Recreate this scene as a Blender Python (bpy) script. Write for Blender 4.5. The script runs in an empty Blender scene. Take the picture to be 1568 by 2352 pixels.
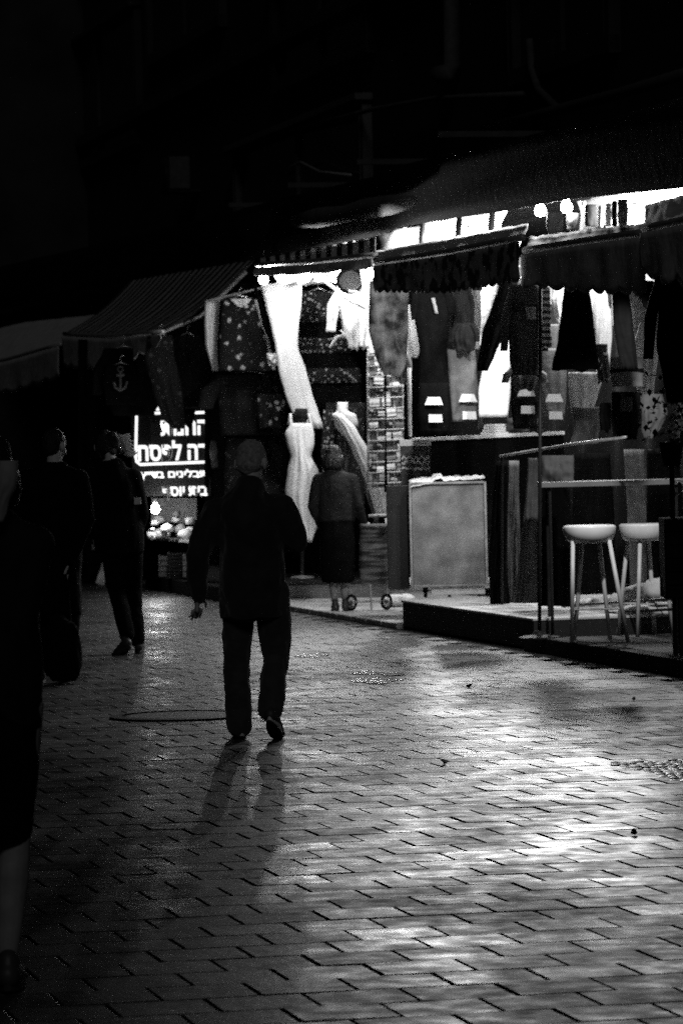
import bpy, bmesh, math, random
from mathutils import Vector, Matrix, noise
random.seed(7)
S = bpy.context.scene
COL = S.collection
R = math.radians

# ------------------------------------------------------------------ camera, sky, exposure
CH, FP, UC, VC = 1.65, 8960.0, 784.0, 1176.0        # eye height, focal length in units of a 1568 x 2352 frame
PITCH = math.atan(146.0/FP); ROLL = 0.022
cam = bpy.data.objects.new('camera', bpy.data.cameras.new('camera')); COL.objects.link(cam)
cam.data.sensor_fit = 'VERTICAL'; cam.data.sensor_height = 22.3; cam.data.sensor_width = 14.87
cam.data.lens = FP/2352.0*22.3
cam.data.clip_start = 0.5; cam.data.clip_end = 600
MC = Matrix.Rotation(R(90)-PITCH, 3, 'X') @ Matrix.Rotation(-ROLL, 3, 'Z')
cam.matrix_world = Matrix.Translation((0, 0, CH)) @ MC.to_4x4()
cam.data.dof.use_dof = True; cam.data.dof.focus_distance = 19.0; cam.data.dof.aperture_fstop = 4.8
cam.data.dof.aperture_blades = 7
S.camera = cam

W = bpy.data.worlds.new('World'); S.world = W; W.use_nodes = True
nt = W.node_tree
sky = nt.nodes.new('ShaderNodeTexSky'); sky.sky_type = 'NISHITA'; sky.sun_disc = False
sky.sun_elevation = R(35); sky.sun_rotation = R(200)
bwn = nt.nodes.new('ShaderNodeRGBToBW'); bg = nt.nodes['Background']
nt.links.new(sky.outputs[0], bwn.inputs[0]); nt.links.new(bwn.outputs[0], bg.inputs[0])
bg.inputs[1].default_value = 0.00022
sun = bpy.data.objects.new('moon_light', bpy.data.lights.new('moon_light', 'SUN')); COL.objects.link(sun)
sun.data.energy = 0.11; sun.data.angle = R(12)
sun.rotation_euler = Vector((0.05, -0.85, 0.5)).to_track_quat('Z', 'Y').to_euler()
S.view_settings.view_transform = 'Standard'; S.view_settings.look = 'None'
S.view_settings.exposure = 0.0; S.view_settings.gamma = 1.0
S.cycles.use_denoising = False
S.cycles.max_bounces = 6; S.cycles.diffuse_bounces = 3; S.cycles.glossy_bounces = 3
S.cycles.sample_clamp_indirect = 2.0; S.cycles.sample_clamp_direct = 0
S.cycles.caustics_reflective = False; S.cycles.caustics_refractive = False

# ------------------------------------------------------------------ surveying helpers
C0 = Vector((0, 0, CH))
def ray(u, v):
    return MC @ Vector(((u-UC)/FP, -(v-VC)/FP, -1.0))
def P(u, v, d):                     # point seen at (u, v) at distance d along the street
    r = ray(u, v); return C0 + r*(d/r.y)
def G(u, v, z=0.0):                 # point on the level z
    r = ray(u, v); return C0 + r*((z-CH)/r.z)
TH = R(12.8)
E1 = Vector((-math.sin(TH), math.cos(TH), 0))       # along the kerb, away from the camera
MM = Vector((math.cos(TH), math.sin(TH), 0))        # from the street into the stalls
K0 = G(925, 1440); K0.z = 0
def Wp(u, v, o):                    # point on the plane parallel to the kerb, o metres behind it
    r = ray(u, v); k = (o - (C0-K0).dot(MM))/r.dot(MM); return C0 + r*k
def dW(u, o): return Wp(u, 1000, o).y
def F(t, o, z=0.0): return K0 + E1*t + MM*o + Vector((0, 0, z))
def toF(p): q = p-K0; return q.dot(E1), q.dot(MM)

# ------------------------------------------------------------------ materials (the photograph is black and white)
def mat(name, v=0.2, rough=0.7, var=0.25, scale=12.0, bump=0.0, bscale=60.0, spec=0.4, metal=0.0, rvar=0.0, vec=None):
    m = bpy.data.materials.new(name); m.use_nodes = True; n = m.node_tree.nodes; l = m.node_tree.links
    b = n['Principled BSDF']; b.inputs['Roughness'].default_value = rough
    b.inputs['Specular IOR Level'].default_value = spec; b.inputs['Metallic'].default_value = metal
    tc = n.new('ShaderNodeTexCoord'); src = tc.outputs['Object']
    nz = n.new('ShaderNodeTexNoise'); nz.inputs['Scale'].default_value = scale; nz.inputs['Detail'].default_value = 5
    l.new(src, nz.inputs['Vector'])
    mr = n.new('ShaderNodeMapRange'); mr.inputs[1].default_value = 0.3; mr.inputs[2].default_value = 0.7
    mr.inputs[3].default_value = v*(1-var); mr.inputs[4].default_value = min(1, v*(1+var))
    l.new(nz.outputs['Fac'], mr.inputs[0]); l.new(mr.outputs[0], b.inputs['Base Color'])
    if rvar:
        mr2 = n.new('ShaderNodeMapRange'); mr2.inputs[1].default_value = 0.3; mr2.inputs[2].default_value = 0.7
        mr2.inputs[3].default_value = rough-rvar; mr2.inputs[4].default_value = rough+rvar
        l.new(nz.outputs['Fac'], mr2.inputs[0]); l.new(mr2.outputs[0], b.inputs['Roughness'])
    if bump:
        nb = n.new('ShaderNodeTexNoise'); nb.inputs['Scale'].default_value = bscale; nb.inputs['Detail'].default_value = 4
        l.new(src, nb.inputs['Vector'])
        bp = n.new('ShaderNodeBump'); bp.inputs['Strength'].default_value = bump; bp.inputs['Distance'].default_value = 0.02
        l.new(nb.outputs['Fac'], bp.inputs['Height']); l.new(bp.outputs[0], b.inputs['Normal'])
    m['nodes'] = 1
    return m
def emit(name, s):
    m = bpy.data.materials.new(name); m.use_nodes = True; n = m.node_tree.nodes; l = m.node_tree.links
    b = n['Principled BSDF']; b.inputs['Base Color'].default_value = (0.8, 0.8, 0.8, 1)
    b.inputs['Emission Color'].default_value = (1, 1, 1, 1); b.inputs['Emission Strength'].default_value = s
    return m
def stripes(name, a, b_, freq, axis=0, coord='UV', duty=0.5, rough=0.8):
    m = mat(name, 0.3, rough); n = m.node_tree.nodes; l = m.node_tree.links; b = n['Principled BSDF']
    for k in list(b.inputs['Base Color'].links): l.remove(k)
    tc = n.new('ShaderNodeTexCoord'); sp = n.new('ShaderNodeSeparateXYZ'); l.new(tc.outputs[coord], sp.inputs[0])
    mu = n.new('ShaderNodeMath'); mu.operation = 'MULTIPLY'; mu.inputs[1].default_value = freq; l.new(sp.outputs[axis], mu.inputs[0])
    fr = n.new('ShaderNodeMath'); fr.operation = 'FRACT'; l.new(mu.outputs[0], fr.inputs[0])
    gt = n.new('ShaderNodeMath'); gt.operation = 'GREATER_THAN'; gt.inputs[1].default_value = duty; l.new(fr.outputs[0], gt.inputs[0])
    mr = n.new('ShaderNodeMapRange'); mr.inputs[3].default_value = a; mr.inputs[4].default_value = b_
    l.new(gt.outputs[0], mr.inputs[0]); l.new(mr.outputs[0], b.inputs['Base Color'])
    return m
def blotch(name, dark, light, scale, thr=0.56, coord='Object', rough=0.85, soft=0.03, vor=True, squash=None):
    m = mat(name, 0.3, rough); n = m.node_tree.nodes; l = m.node_tree.links; b = n['Principled BSDF']
    for k in list(b.inputs['Base Color'].links): l.remove(k)
    tc = n.new('ShaderNodeTexCoord')
    out = tc.outputs[coord]
    if squash:
        mp = n.new('ShaderNodeMapping'); mp.inputs['Scale'].default_value = squash; l.new(out, mp.inputs[0]); out = mp.outputs[0]
    if vor:
        t = n.new('ShaderNodeTexVoronoi'); t.inputs['Scale'].default_value = scale; o = t.outputs['Distance']; lo, hi = thr, thr-0.12
        nz = n.new('ShaderNodeTexNoise'); nz.inputs['Scale'].default_value = scale*3; l.new(out, nz.inputs['Vector'])
        ad = n.new('ShaderNodeMath'); ad.operation = 'MULTIPLY_ADD'; ad.inputs[1].default_value = 0.5; l.new(nz.outputs['Fac'], ad.inputs[0]); l.new(o, ad.inputs[2]); o2 = ad.outputs[0]
        lo += 0.2; hi += 0.2
    else:
        t = n.new('ShaderNodeTexNoise'); t.inputs['Scale'].default_value = scale; t.inputs['Detail'].default_value = 4; o2 = t.outputs['Fac']; lo, hi = thr-soft, thr+soft
    l.new(out, t.inputs['Vector'])
    mr = n.new('ShaderNodeMapRange'); mr.inputs[1].default_value = lo; mr.inputs[2].default_value = hi
    mr.inputs[3].default_value = dark; mr.inputs[4].default_value = light
    l.new(o2, mr.inputs[0]); l.new(mr.outputs[0], b.inputs['Base Color'])
    return m
BLACK = mat('black cloth', 0.004, 0.9, bump=0.3, bscale=30, spec=0.06)
DARK = mat('dark cloth', 0.012, 0.85, bump=0.3, bscale=25, spec=0.1)
CHAR = mat('charcoal cloth', 0.03, 0.8, spec=0.15, bump=0.3, bscale=25)
GREY = mat('grey cloth', 0.13, 0.85, bump=0.3, bscale=20)
MID = mat('mid grey cloth', 0.28, 0.85, bump=0.2, bscale=20)
WHITE = mat('white cloth', 0.82, 0.8, var=0.06, scale=6, bump=0.25, bscale=14)
OFFW = mat('off white cloth', 0.6, 0.8, var=0.15, scale=6, bump=0.25, bscale=14)
FLORAL = blotch('dark floral print', 0.004, 0.5, 9.0, 0.33)
FLORAL2 = blotch('dense floral print', 0.006, 0.4, 22.0, 0.42)
CAMO = blotch('blotched grey print', 0.015, 0.26, 6.0, 0.5, vor=False, soft=0.14)
METAL = mat('painted metal', 0.45, 0.4, metal=0.3)
DKMETAL = mat('dark metal', 0.02, 0.5, metal=0.2, spec=0.2)
CHROME = mat('galvanised wire', 0.7, 0.3, metal=0.8)
WOOD = mat('dark board', 0.014, 0.6, scale=5)
DIM = mat('dim paint', 0.06, 0.8)
CONC = mat('concrete', 0.09, 0.85, var=0.3, scale=4, bump=0.4, bscale=40)
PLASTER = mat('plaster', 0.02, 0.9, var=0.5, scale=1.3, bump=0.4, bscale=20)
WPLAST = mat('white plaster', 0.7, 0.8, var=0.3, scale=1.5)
SKIN = mat('skin', 0.62, 0.5, var=0.1, scale=20)
HAIRD = mat('dark hair', 0.008, 0.5, bump=0.6, bscale=120)
HAIRG = mat('grey hair', 0.38, 0.5, bump=0.6, bscale=150, var=0.4, scale=60)
GLASS = mat('window glass', 0.015, 0.15, spec=0.6)
AWN = mat('awning canvas', 0.6, 0.85, scale=8, bump=0.3, bscale=15)
AWND = mat('dark awning canvas', 0.6, 0.85, scale=8, bump=0.3, bscale=15)
STRIPE = stripes('striped awning canvas', 0.01, 0.8, 1.9)
STRIPEF = stripes('narrow striped awning canvas', 0.02, 0.42, 2.3)
CARD = mat('cardboard', 0.25, 0.8)
LEAF = mat('leaf', 0.12, 0.5)

# ------------------------------------------------------------------ mesh helpers
def link(name, me, m=None, parent=None, kind=None, smooth=False):
    o = bpy.data.objects.new(name, me); COL.objects.link(o)
    if m is not None and len(me.materials) == 0: me.materials.append(m)
    if smooth:
        for p in me.polygons: p.use_smooth = True
    if parent is not None:
        o.parent = parent
        o.matrix_parent_inverse = Matrix.Identity(4)
    if kind: o['kind'] = kind
    return o
def tag(o, label, cat, group=None):
    o['label'] = label; o['category'] = cat
    if group: o['group'] = group
    return o
def thing(name, label, cat, loc, rz=0.0, group=None):
    o = bpy.data.objects.new(name, None); COL.objects.link(o); o.location = loc; o.rotation_euler = (0, 0, rz)
    o.empty_display_size = 0.1
    return tag(o, label, cat, group)
def flush(bm, name, m, parent=None, kind=None, smooth=False, local=False):
    """bmesh (world coordinates unless local) -> object; under a parent it is moved to the parent's frame"""
    me = bpy.data.meshes.new(name)
    bmesh.ops.recalc_face_normals(bm, faces=bm.faces)
    if parent is not None and not local:
        Mx = Matrix.Translation(parent.location) @ parent.rotation_euler.to_matrix().to_4x4()
        if parent.parent is None: bm.transform(Mx.inverted())
        else:
            g = parent.parent
            while g.parent is not None: g = g.parent
            Mg = Matrix.Translation(g.location) @ g.rotation_euler.to_matrix().to_4x4()
            bm.transform(Mg.inverted())
    if parent is None and not local:
        c = Vector((0, 0, 0)); zs = 1e9
        for v in bm.verts: c += v.co; zs = min(zs, v.co.z)
        c /= max(1, len(bm.verts)); c.z = zs
        bm.transform(Matrix.Translation(-c))
        bm.to_mesh(me); bm.free(); o = link(name, me, m, None, kind, smooth); o.location = c; return o
    bm.to_mesh(me); bm.free()
    return link(name, me, m, parent, kind, smooth)
def bx(bm, c, s, rot=None, bev=0.0):
    """box with centre c and size s, turned by the 3x3 matrix rot"""
    r = bmesh.ops.create_cube(bm, size=1.0)
    vs = r['verts']
    for v in vs: v.co = Vector((v.co.x*s[0], v.co.y*s[1], v.co.z*s[2]))
    if bev > 0:
        es = list({e for v in vs for e in v.link_edges})
        rb = bmesh.ops.bevel(bm, geom=es, offset=bev, segments=2, affect='EDGES', profile=0.6)
        vs = list({v for f in rb['faces'] for v in f.verts} | {v for v in vs if v.is_valid})
    for v in vs:
        if rot is not None: v.co = rot @ v.co
        v.co += Vector(c)
RK = Matrix.Rotation(TH, 3, 'Z')        # x along MM, y along E1
def tube(bm, pts, r=0.01, n=8, cap=True):
    pts = [Vector(p) for p in pts]
    rings = []
    for i, p in enumerate(pts):
        t = (pts[min(i+1, len(pts)-1)] - pts[max(i-1, 0)]).normalized()
        a = t.cross(Vector((0, 0, 1)))
        if a.length < 0.05: a = t.cross(Vector((0, 1, 0)))
        a.normalize(); b = a.cross(t)
        rr = r[i] if isinstance(r, (list, tuple)) else r
        if not isinstance(rr, (list, tuple)): rr = (rr, rr)
        rings.append([bm.verts.new(p + a*math.cos(k*2*math.pi/n)*rr[0] + b*math.sin(k*2*math.pi/n)*rr[1]) for k in range(n)])
    for A, B in zip(rings, rings[1:]):
        for k in range(n): bm.faces.new((A[k], A[(k+1) % n], B[(k+1) % n], B[k]))
    if cap:
        bm.faces.new(rings[0][::-1]); bm.faces.new(rings[-1])
def lathe(bm, c, prof, n=24):
    rings = [[bm.verts.new(Vector(c)+Vector((r*math.cos(k*2*math.pi/n), r*math.sin(k*2*math.pi/n), z))) for k in range(n)] for r, z in prof]
    for A, B in zip(rings, rings[1:]):
        for k in range(n): bm.faces.new((A[k], A[(k+1) % n], B[(k+1) % n], B[k]))
    bm.faces.new(rings[0][::-1]); bm.faces.new(rings[-1])
def disc(bm, c, axis, r, h, n=20):
    axis = Vector(axis).normalized(); tube(bm, [Vector(c)-axis*h/2, Vector(c)+axis*h/2], r, n)
def single(name, fn, m, label=None, cat=None, parent=None, smooth=False, kind=None, group=None):
    bm = bmesh.new(); fn(bm); o = flush(bm, name, m, parent, kind, smooth)
    if label: tag(o, label, cat, group)
    return o

def sheet(bm, rows, thick=0.006, uv=None):
    """rows of points (a grid) -> a thin two-sided cloth with closed rim"""
    nr, nc = len(rows), len(rows[0])
    pts = [[Vector(p) for p in r] for r in rows]
    nrm = (pts[0][-1]-pts[0][0]).cross(pts[-1][0]-pts[0][0]).normalized()
    A = [[bm.verts.new(p + nrm*thick/2) for p in r] for r in pts]; B = [[bm.verts.new(p - nrm*thick/2) for p in r] for r in pts]
    ul = bm.loops.layers.uv.verify()
    def face(vs, us):
        f = bm.faces.new(vs); f.smooth = True
        for lp, q in zip(f.loops, us): lp[ul].uv = q
    L = (pts[0][-1]-pts[0][0]).length; H = (pts[-1][0]-pts[0][0]).length
    U = lambda i, j: (j/(nc-1)*L, i/(nr-1)*H)
    for i in range(nr-1):
        for j in range(nc-1):
            face((A[i][j], A[i][j+1], A[i+1][j+1], A[i+1][j]), (U(i, j), U(i, j+1), U(i+1, j+1), U(i+1, j)))
            face((B[i+1][j], B[i+1][j+1], B[i][j+1], B[i][j]), (U(i+1, j), U(i+1, j+1), U(i, j+1), U(i, j)))
    rim = [(0, j) for j in range(nc)] + [(i, nc-1) for i in range(1, nr)] + [(nr-1, j) for j in range(nc-2, -1, -1)] + [(i, 0) for i in range(nr-2, 0, -1)]
    for k in range(len(rim)):
        (a, b), (c, d) = rim[k], rim[(k+1) % len(rim)]
        face((A[a][b], B[a][b], B[c][d], A[c][d]), (U(a, b), U(a, b), U(c, d), U(c, d)))
def lerp(a, b, k): return a + (b-a)*k
def polyl(pts, k):      # point at fraction k of a polyline by index
    f = k*(len(pts)-1); i = min(int(f), len(pts)-2); return lerp(pts[i], pts[i+1], f-i)

# ------------------------------------------------------------------ ground
def quad_sheet(name, pts, z, m, kind='structure', parent=None):
    bm = bmesh.new(); bm.faces.new([bm.verts.new((p[0], p[1], z)) for p in pts]); o = flush(bm, name, m, parent, kind, local=True); return o
JOINT = mat('joint dirt', 0.02, 0.95)
ground = quad_sheet('ground', [(-150, -60), (150, -60), (150, 250), (-150, 250)], -0.02, JOINT)

def tilemat(name, per_object):
    m = bpy.data.materials.new(name); m.use_nodes = True; n = m.node_tree.nodes; l = m.node_tree.links
    b = n['Principled BSDF']; geo = n.new('ShaderNodeNewGeometry')
    def NZ(sc, det=4, stretch=None):
        t = n.new('ShaderNodeTexNoise'); t.inputs['Scale'].default_value = sc; t.inputs['Detail'].default_value = det
        if stretch:
            mp = n.new('ShaderNodeMapping'); mp.inputs['Scale'].default_value = stretch; l.new(geo.outputs['Position'], mp.inputs[0]); l.new(mp.outputs[0], t.inputs['Vector'])
        else: l.new(geo.outputs['Position'], t.inputs['Vector'])
        return t.outputs['Fac']
    def MR(x, a, b_, c, d):
        r = n.new('ShaderNodeMapRange'); l.new(x, r.inputs[0])
        for i, q in enumerate((a, b_, c, d)): r.inputs[i+1].default_value = q
        return r.outputs[0]
    def MA(op, x, y):
        r = n.new('ShaderNodeMath'); r.operation = op
        for i, q in enumerate((x, y)):
            if isinstance(q, float): r.inputs[i].default_value = q
            else: l.new(q, r.inputs[i])
        return r.outputs[0]
    if per_object:
        rnd = n.new('ShaderNodeObjectInfo').outputs['Random']
    else:
        a = n.new('ShaderNodeAttribute'); a.attribute_name = 'tone'; rnd = a.outputs['Fac']
    big = NZ(0.55, 3); fine = NZ(9.0, 6); mid = NZ(2.6, 4)
    base = MA('MULTIPLY', MR(fine, 0.3, 0.7, 0.01, 0.06), MR(rnd, 0, 1, 0.75, 1.2))
    base = MA('MULTIPLY', base, MR(mid, 0.3, 0.7, 0.7, 1.15))
    l.new(base, b.inputs['Base Color'])
    ro = MA('ADD', MR(fine, 0.32, 0.68, 0.50, 0.33), MR(big, 0.35, 0.65, -0.05, 0.06))
    ro = MA('ADD', ro, MR(rnd, 0, 1, -0.045, 0.045))
    ro = MA('ADD', ro, MR(mid, 0.35, 0.65, 0.06, -0.05))
    l.new(ro, b.inputs['Roughness'])
    b.inputs['Specular IOR Level'].default_value = 0.5
    bp = n.new('ShaderNodeBump'); bp.inputs['Strength'].default_value = 0.4; bp.inputs['Distance'].default_value = 0.005
    l.new(NZ(16.0, 4, (1.0, 0.55, 1.0)), bp.inputs['Height']); l.new(bp.outputs[0], b.inputs['Normal'])
    return m
TM, TMF = tilemat('paving stone', True), tilemat('paving stone far', False)
TL, TW, GAP = 0.302, 0.292, 0.0055
def tile_geom(bm, c, r, L, Wd, tilt, z, lay=None, tone=0):
    h = 0.0025; ch = 0.0035
    hx, hy = (L-.0095)/2, (Wd-.0065)/2
    loops = []
    for ox, oz in ((0, -0.016), (0, -h), (ch, 0)):
        loop = []
        for sx, sy in ((-1, -1), (1, -1), (1, 1), (-1, 1)):
            x, y = sx*(hx-ox), sy*(hy-ox)
            q = r @ Vector((x, y, 0)); zz = z + oz + tilt[0]*x + tilt[1]*y
            loop.append(bm.verts.new((c.x+q.x, c.y+q.y, zz)))
        loops.append(loop)
    fs = []
    for A, B in zip(loops, loops[1:]):
        for k in range(4): fs.append(bm.faces.new((A[k], A[(k+1) % 4], B[(k+1) % 4], B[k])))
    fs.append(bm.faces.new(loops[-1]))
    if lay is not None:
        for f in fs: f[lay] = tone
pavement = bpy.data.objects.new('pavement', None); COL.objects.link(pavement); pavement['kind'] = 'structure'
variants = []
for k in range(10):
    bm = bmesh.new(); tile_geom(bm, Vector((0, 0, 0)), RK, TL, TW, (random.gauss(0, 0.005), random.gauss(0, 0.002)), 0.0)
    me = bpy.data.meshes.new('paving_tile'); bmesh.ops.recalc_face_normals(bm, faces=bm.faces); bm.to_mesh(me); bm.free(); me.materials.append(TM); variants.append(me)
tiles = []
for j in range(-130, 110):
    off = (j % 2)*TL*0.5 + random.uniform(-0.02, 0.02)
    for i in range(-60, 2):
        o = i*TL + off - 0.38
        if o > -0.34: continue
        c = F(j*TW, o)
        if c.y < 6 or c.y > 58 or c.x < -10: continue
        tiles.append(c)
def vis(c):
    r = MC.transposed() @ (c - C0)
    u = UC + FP*r.x/-r.z; v = VC - FP*r.y/-r.z
    return -60 < u < 1628 and v < 2392
near = sorted([c for c in tiles if vis(c)], key=lambda c: c.y)[:300]
nearset = {(round(c.x, 4), round(c.y, 4)) for c in near}
for c in near:
    o = link('paving_tile', random.choice(variants), None, pavement); o.location = c + Vector((0, 0, random.gauss(0, 0.0008)))
bm = bmesh.new(); me = bpy.data.meshes.new('paving_tile'); tones = []
for c in tiles:
    if (round(c.x, 4), round(c.y, 4)) in nearset: continue
    tile_geom(bm, c, RK, TL, TW, (random.gauss(0, 0.005), random.gauss(0, 0.002)), random.gauss(0, 0.0008)); tones.append(random.random())
bm.to_mesh(me); bm.free()
at = me.attributes.new('tone', 'FLOAT', 'FACE')
for i, t in enumerate(tones):
    for k in range(9): at.data[i*9+k].value = t
me.materials.append(TMF)
link('paving_tile', me, None, pavement, 'stuff')

# drain line and kerb stones, sidewalk behind them
sidewalk = bpy.data.objects.new('sidewalk', None); COL.objects.link(sidewalk); sidewalk['kind'] = 'structure'
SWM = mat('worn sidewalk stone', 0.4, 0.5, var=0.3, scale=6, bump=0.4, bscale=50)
SWSHADE = mat('sidewalk stone with painted shade', 0.03, 0.7, var=0.4, scale=6, spec=.2)  # right-hand sidewalk darkened: shade of the hanging clothes put into the colour
def slab(bm, t0, t1, o0, o1, z0, z1, bev=0.008):
    c = F((t0+t1)/2, (o0+o1)/2, (z0+z1)/2); bx(bm, c, (o1-o0, t1-t0, z1-z0), RK, bev)
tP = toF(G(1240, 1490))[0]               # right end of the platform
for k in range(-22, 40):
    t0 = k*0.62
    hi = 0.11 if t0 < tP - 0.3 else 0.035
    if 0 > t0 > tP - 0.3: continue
    single('kerb_stone', lambda b: slab(b, t0+0.006, t0+0.614, -0.06, 0.10, -0.02, hi, 0.012), SWSHADE if hi > .05 else SWM, parent=sidewalk)
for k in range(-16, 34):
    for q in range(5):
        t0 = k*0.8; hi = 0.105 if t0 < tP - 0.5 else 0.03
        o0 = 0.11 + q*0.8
        single('sidewalk_slab', lambda b: slab(b, t0+0.005, t0+0.795, o0, o0+0.79, -0.02, hi, 0.006), SWSHADE if hi > .05 else SWM, parent=sidewalk)

WET = mat('standing water', .04, .2, var=.1, bump=1.0, bscale=9, spec=.9)
for u, v, w, h, lab in ((862, 1563, 52, 7, 'glinting puddle on the paving in front of the platform corner'), (842, 1546, 34, 4, 'thin upper puddle on the paving before the platform corner'), (905, 1549, 28, 4, 'small puddle right of the glinting puddle'), (715, 1506, 40, 4, 'thin wet patch right of the walking man')):
    c = G(u, v); a = w*c.y/FP; b_ = abs(G(u, v-h).y-c.y)
    bm = bmesh.new(); n = 28
    bm.faces.new([bm.verts.new((c.x+a*(1+.35*noise.noise((math.cos(k*6.2832/n)*1.6, math.sin(k*6.2832/n)*1.6, u)))*math.cos(k*6.2832/n), c.y+b_*(1+.5*noise.noise((math.cos(k*6.2832/n)*1.6+5, math.sin(k*6.2832/n)*1.6, v)))*math.sin(k*6.2832/n), .0055)) for k in range(n)])
    tag(flush(bm, 'puddle', WET), lab, 'puddle')
# manhole cover, rough patch, litter
mh = G(415, 1646)
mo = thing('manhole_cover', 'round iron manhole cover sunk in the pavement left of the walking man', 'manhole cover', (mh.x, mh.y, 0))
def ring(bm, c, r0, r1, z0, z1, n=40):
    A = [[bm.verts.new((c[0]+r*math.cos(k*2*math.pi/n), c[1]+r*math.sin(k*2*math.pi/n), z)) for k in range(n)] for r, z in ((r0, z0), (r0, z1), (r1, z1-0.004), (r1, z0))]
    for q in range(4):
        for k in range(n): bm.faces.new((A[q][k], A[q][(k+1) % n], A[(q+1) % 4][(k+1) % n], A[(q+1) % 4][k]))
single('rim', lambda b: ring(b, (mh.x, mh.y), 0.37, 0.44, -0.005, 0.016), DKMETAL, parent=mo)
single('lid', lambda b: lathe(b, (mh.x, mh.y, 0), [(0.36, -0.004), (0.36, 0.007), (0.34, 0.011)], 40), DKMETAL, parent=mo)
COB = mat('rough cobble', 0.2, 0.38, var=0.5, scale=20)
bm = bmesh.new(); pc = [G(1388, 1752), G(1640, 1742), G(1640, 1815)]
for a in range(40):
    for b_ in range(60):
        x = pc[0].x + a*0.045; y = pc[2].y + b_*0.085
        p = Vector((x, y, 0))
        def side(A, B): return (B.x-A.x)*(p.y-A.y)-(B.y-A.y)*(p.x-A.x)
        s = [side(pc[0], pc[1]) < 0, side(pc[1], pc[2]) < 0, side(pc[2], pc[0]) < 0]
        if all(s) or not any(s):
            bmesh.ops.create_icosphere(bm, subdivisions=1, radius=0.03, matrix=Matrix.Translation((x+random.uniform(-.01, .01), y+random.uniform(-.02, .02), random.uniform(-0.004, 0.002))) @ Matrix.Diagonal((1, 1.2, 0.28, 1)))
o = flush(bm, 'cobble_patch', COB, None, 'stuff')
tag(o, 'rough pebbly patch in the pavement at the right edge', 'paving')
def litter(u, v, r, lab, m=BLACK):
    c = G(u, v); bm = bmesh.new()
    n = 9; top = [bm.verts.new((c.x+r*random.uniform(.5, 1.1)*math.cos(k*6.283/n), c.y+2*r*random.uniform(.5, 1.1)*math.sin(k*6.283/n), 0.006+random.random()*0.02)) for k in range(n)]
    cc = bm.verts.new((c.x, c.y, 0.03)); bb = bm.verts.new((c.x, c.y, 0.001))
    for k in range(n): bm.faces.new((top[k], top[(k+1) % n], cc)); bm.faces.new((top[(k+1) % n], top[k], bb))
    tag(flush(bm, 'litter', m), lab, 'litter')
litter(1457, 1918, 0.02, 'small black scrap lying on the bright paving at right')
litter(1020, 1756, 0.02, 'small white paper scrap on the paving right of the man', OFFW)
litter(1078, 1580, 0.03, 'dark crushed scrap on the paving below the platform corner')
litter(335, 1418, 0.022, 'tiny white scrap on the paving by the crates at left', OFFW)
litter(1455, 1610, 0.018, 'small pale scrap on the paving near the right edge', OFFW)

# ------------------------------------------------------------------ platforms
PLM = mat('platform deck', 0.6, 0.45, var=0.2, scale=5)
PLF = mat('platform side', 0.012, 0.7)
t = thing('stall_platform', 'low dark platform with pale deck under the rolling cabinet', 'platform', F(tP/2, 1.0))
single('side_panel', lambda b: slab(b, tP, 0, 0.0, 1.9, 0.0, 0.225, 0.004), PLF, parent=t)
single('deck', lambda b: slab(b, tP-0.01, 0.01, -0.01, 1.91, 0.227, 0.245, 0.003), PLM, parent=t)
a, b2 = G(640, 1383), G(892, 1383)
t = thing('stall_platform', 'low grey step below the white dress mannequin', 'platform', ((a.x+b2.x)/2, a.y+1.5, 0))
GSTEP = mat('grey step', 0.16, 0.6)
single('side_panel', lambda b: bx(b, ((a.x+b2.x)/2, a.y+1.6, 0.09), (b2.x-a.x, 3.2, 0.18), None, 0.004), GSTEP, parent=t)
single('deck', lambda b: bx(b, ((a.x+b2.x)/2, a.y+1.6, 0.194), (b2.x-a.x+0.03, 3.23, 0.022), None, 0.003), DKMETAL, parent=t)

# ------------------------------------------------------------------ building
BT0, BT1 = -14, 62
bld = thing('market_building', 'dark old building with balcony slab rising above the lit stalls', 'building', F(20, 4))
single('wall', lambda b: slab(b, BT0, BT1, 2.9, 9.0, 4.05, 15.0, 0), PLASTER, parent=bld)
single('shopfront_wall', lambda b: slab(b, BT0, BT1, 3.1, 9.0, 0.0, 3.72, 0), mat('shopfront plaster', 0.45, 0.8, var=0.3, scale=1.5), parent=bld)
zs = 4.1
single('balcony_slab', lambda b: slab(b, BT0, BT1, 0.9, 9.0, zs, zs+0.22, 0.01), PLASTER, parent=bld)
fl = [Wp(u, v, 0.86) for u, v in ((-300, 745), (200, 662), (560, 598), (700, 572), (862, 543), (930, 520), (1000, 508), (1150, 486), (1300, 458), (1568, 432), (1900, 380))]
FASC = mat('fascia canvas', 0.008, 0.85, spec=.08, bump=.4, bscale=9)
single('fascia', lambda b: sheet(b, [[lerp(p+Vector((0, 0, .62)), p, i/5)+MM*.02*math.sin(i*1.7+p.x*3) for p in [polyl(fl, j/60) for j in range(61)]] for i in range(6)], .01), FASC, parent=bld)
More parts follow.
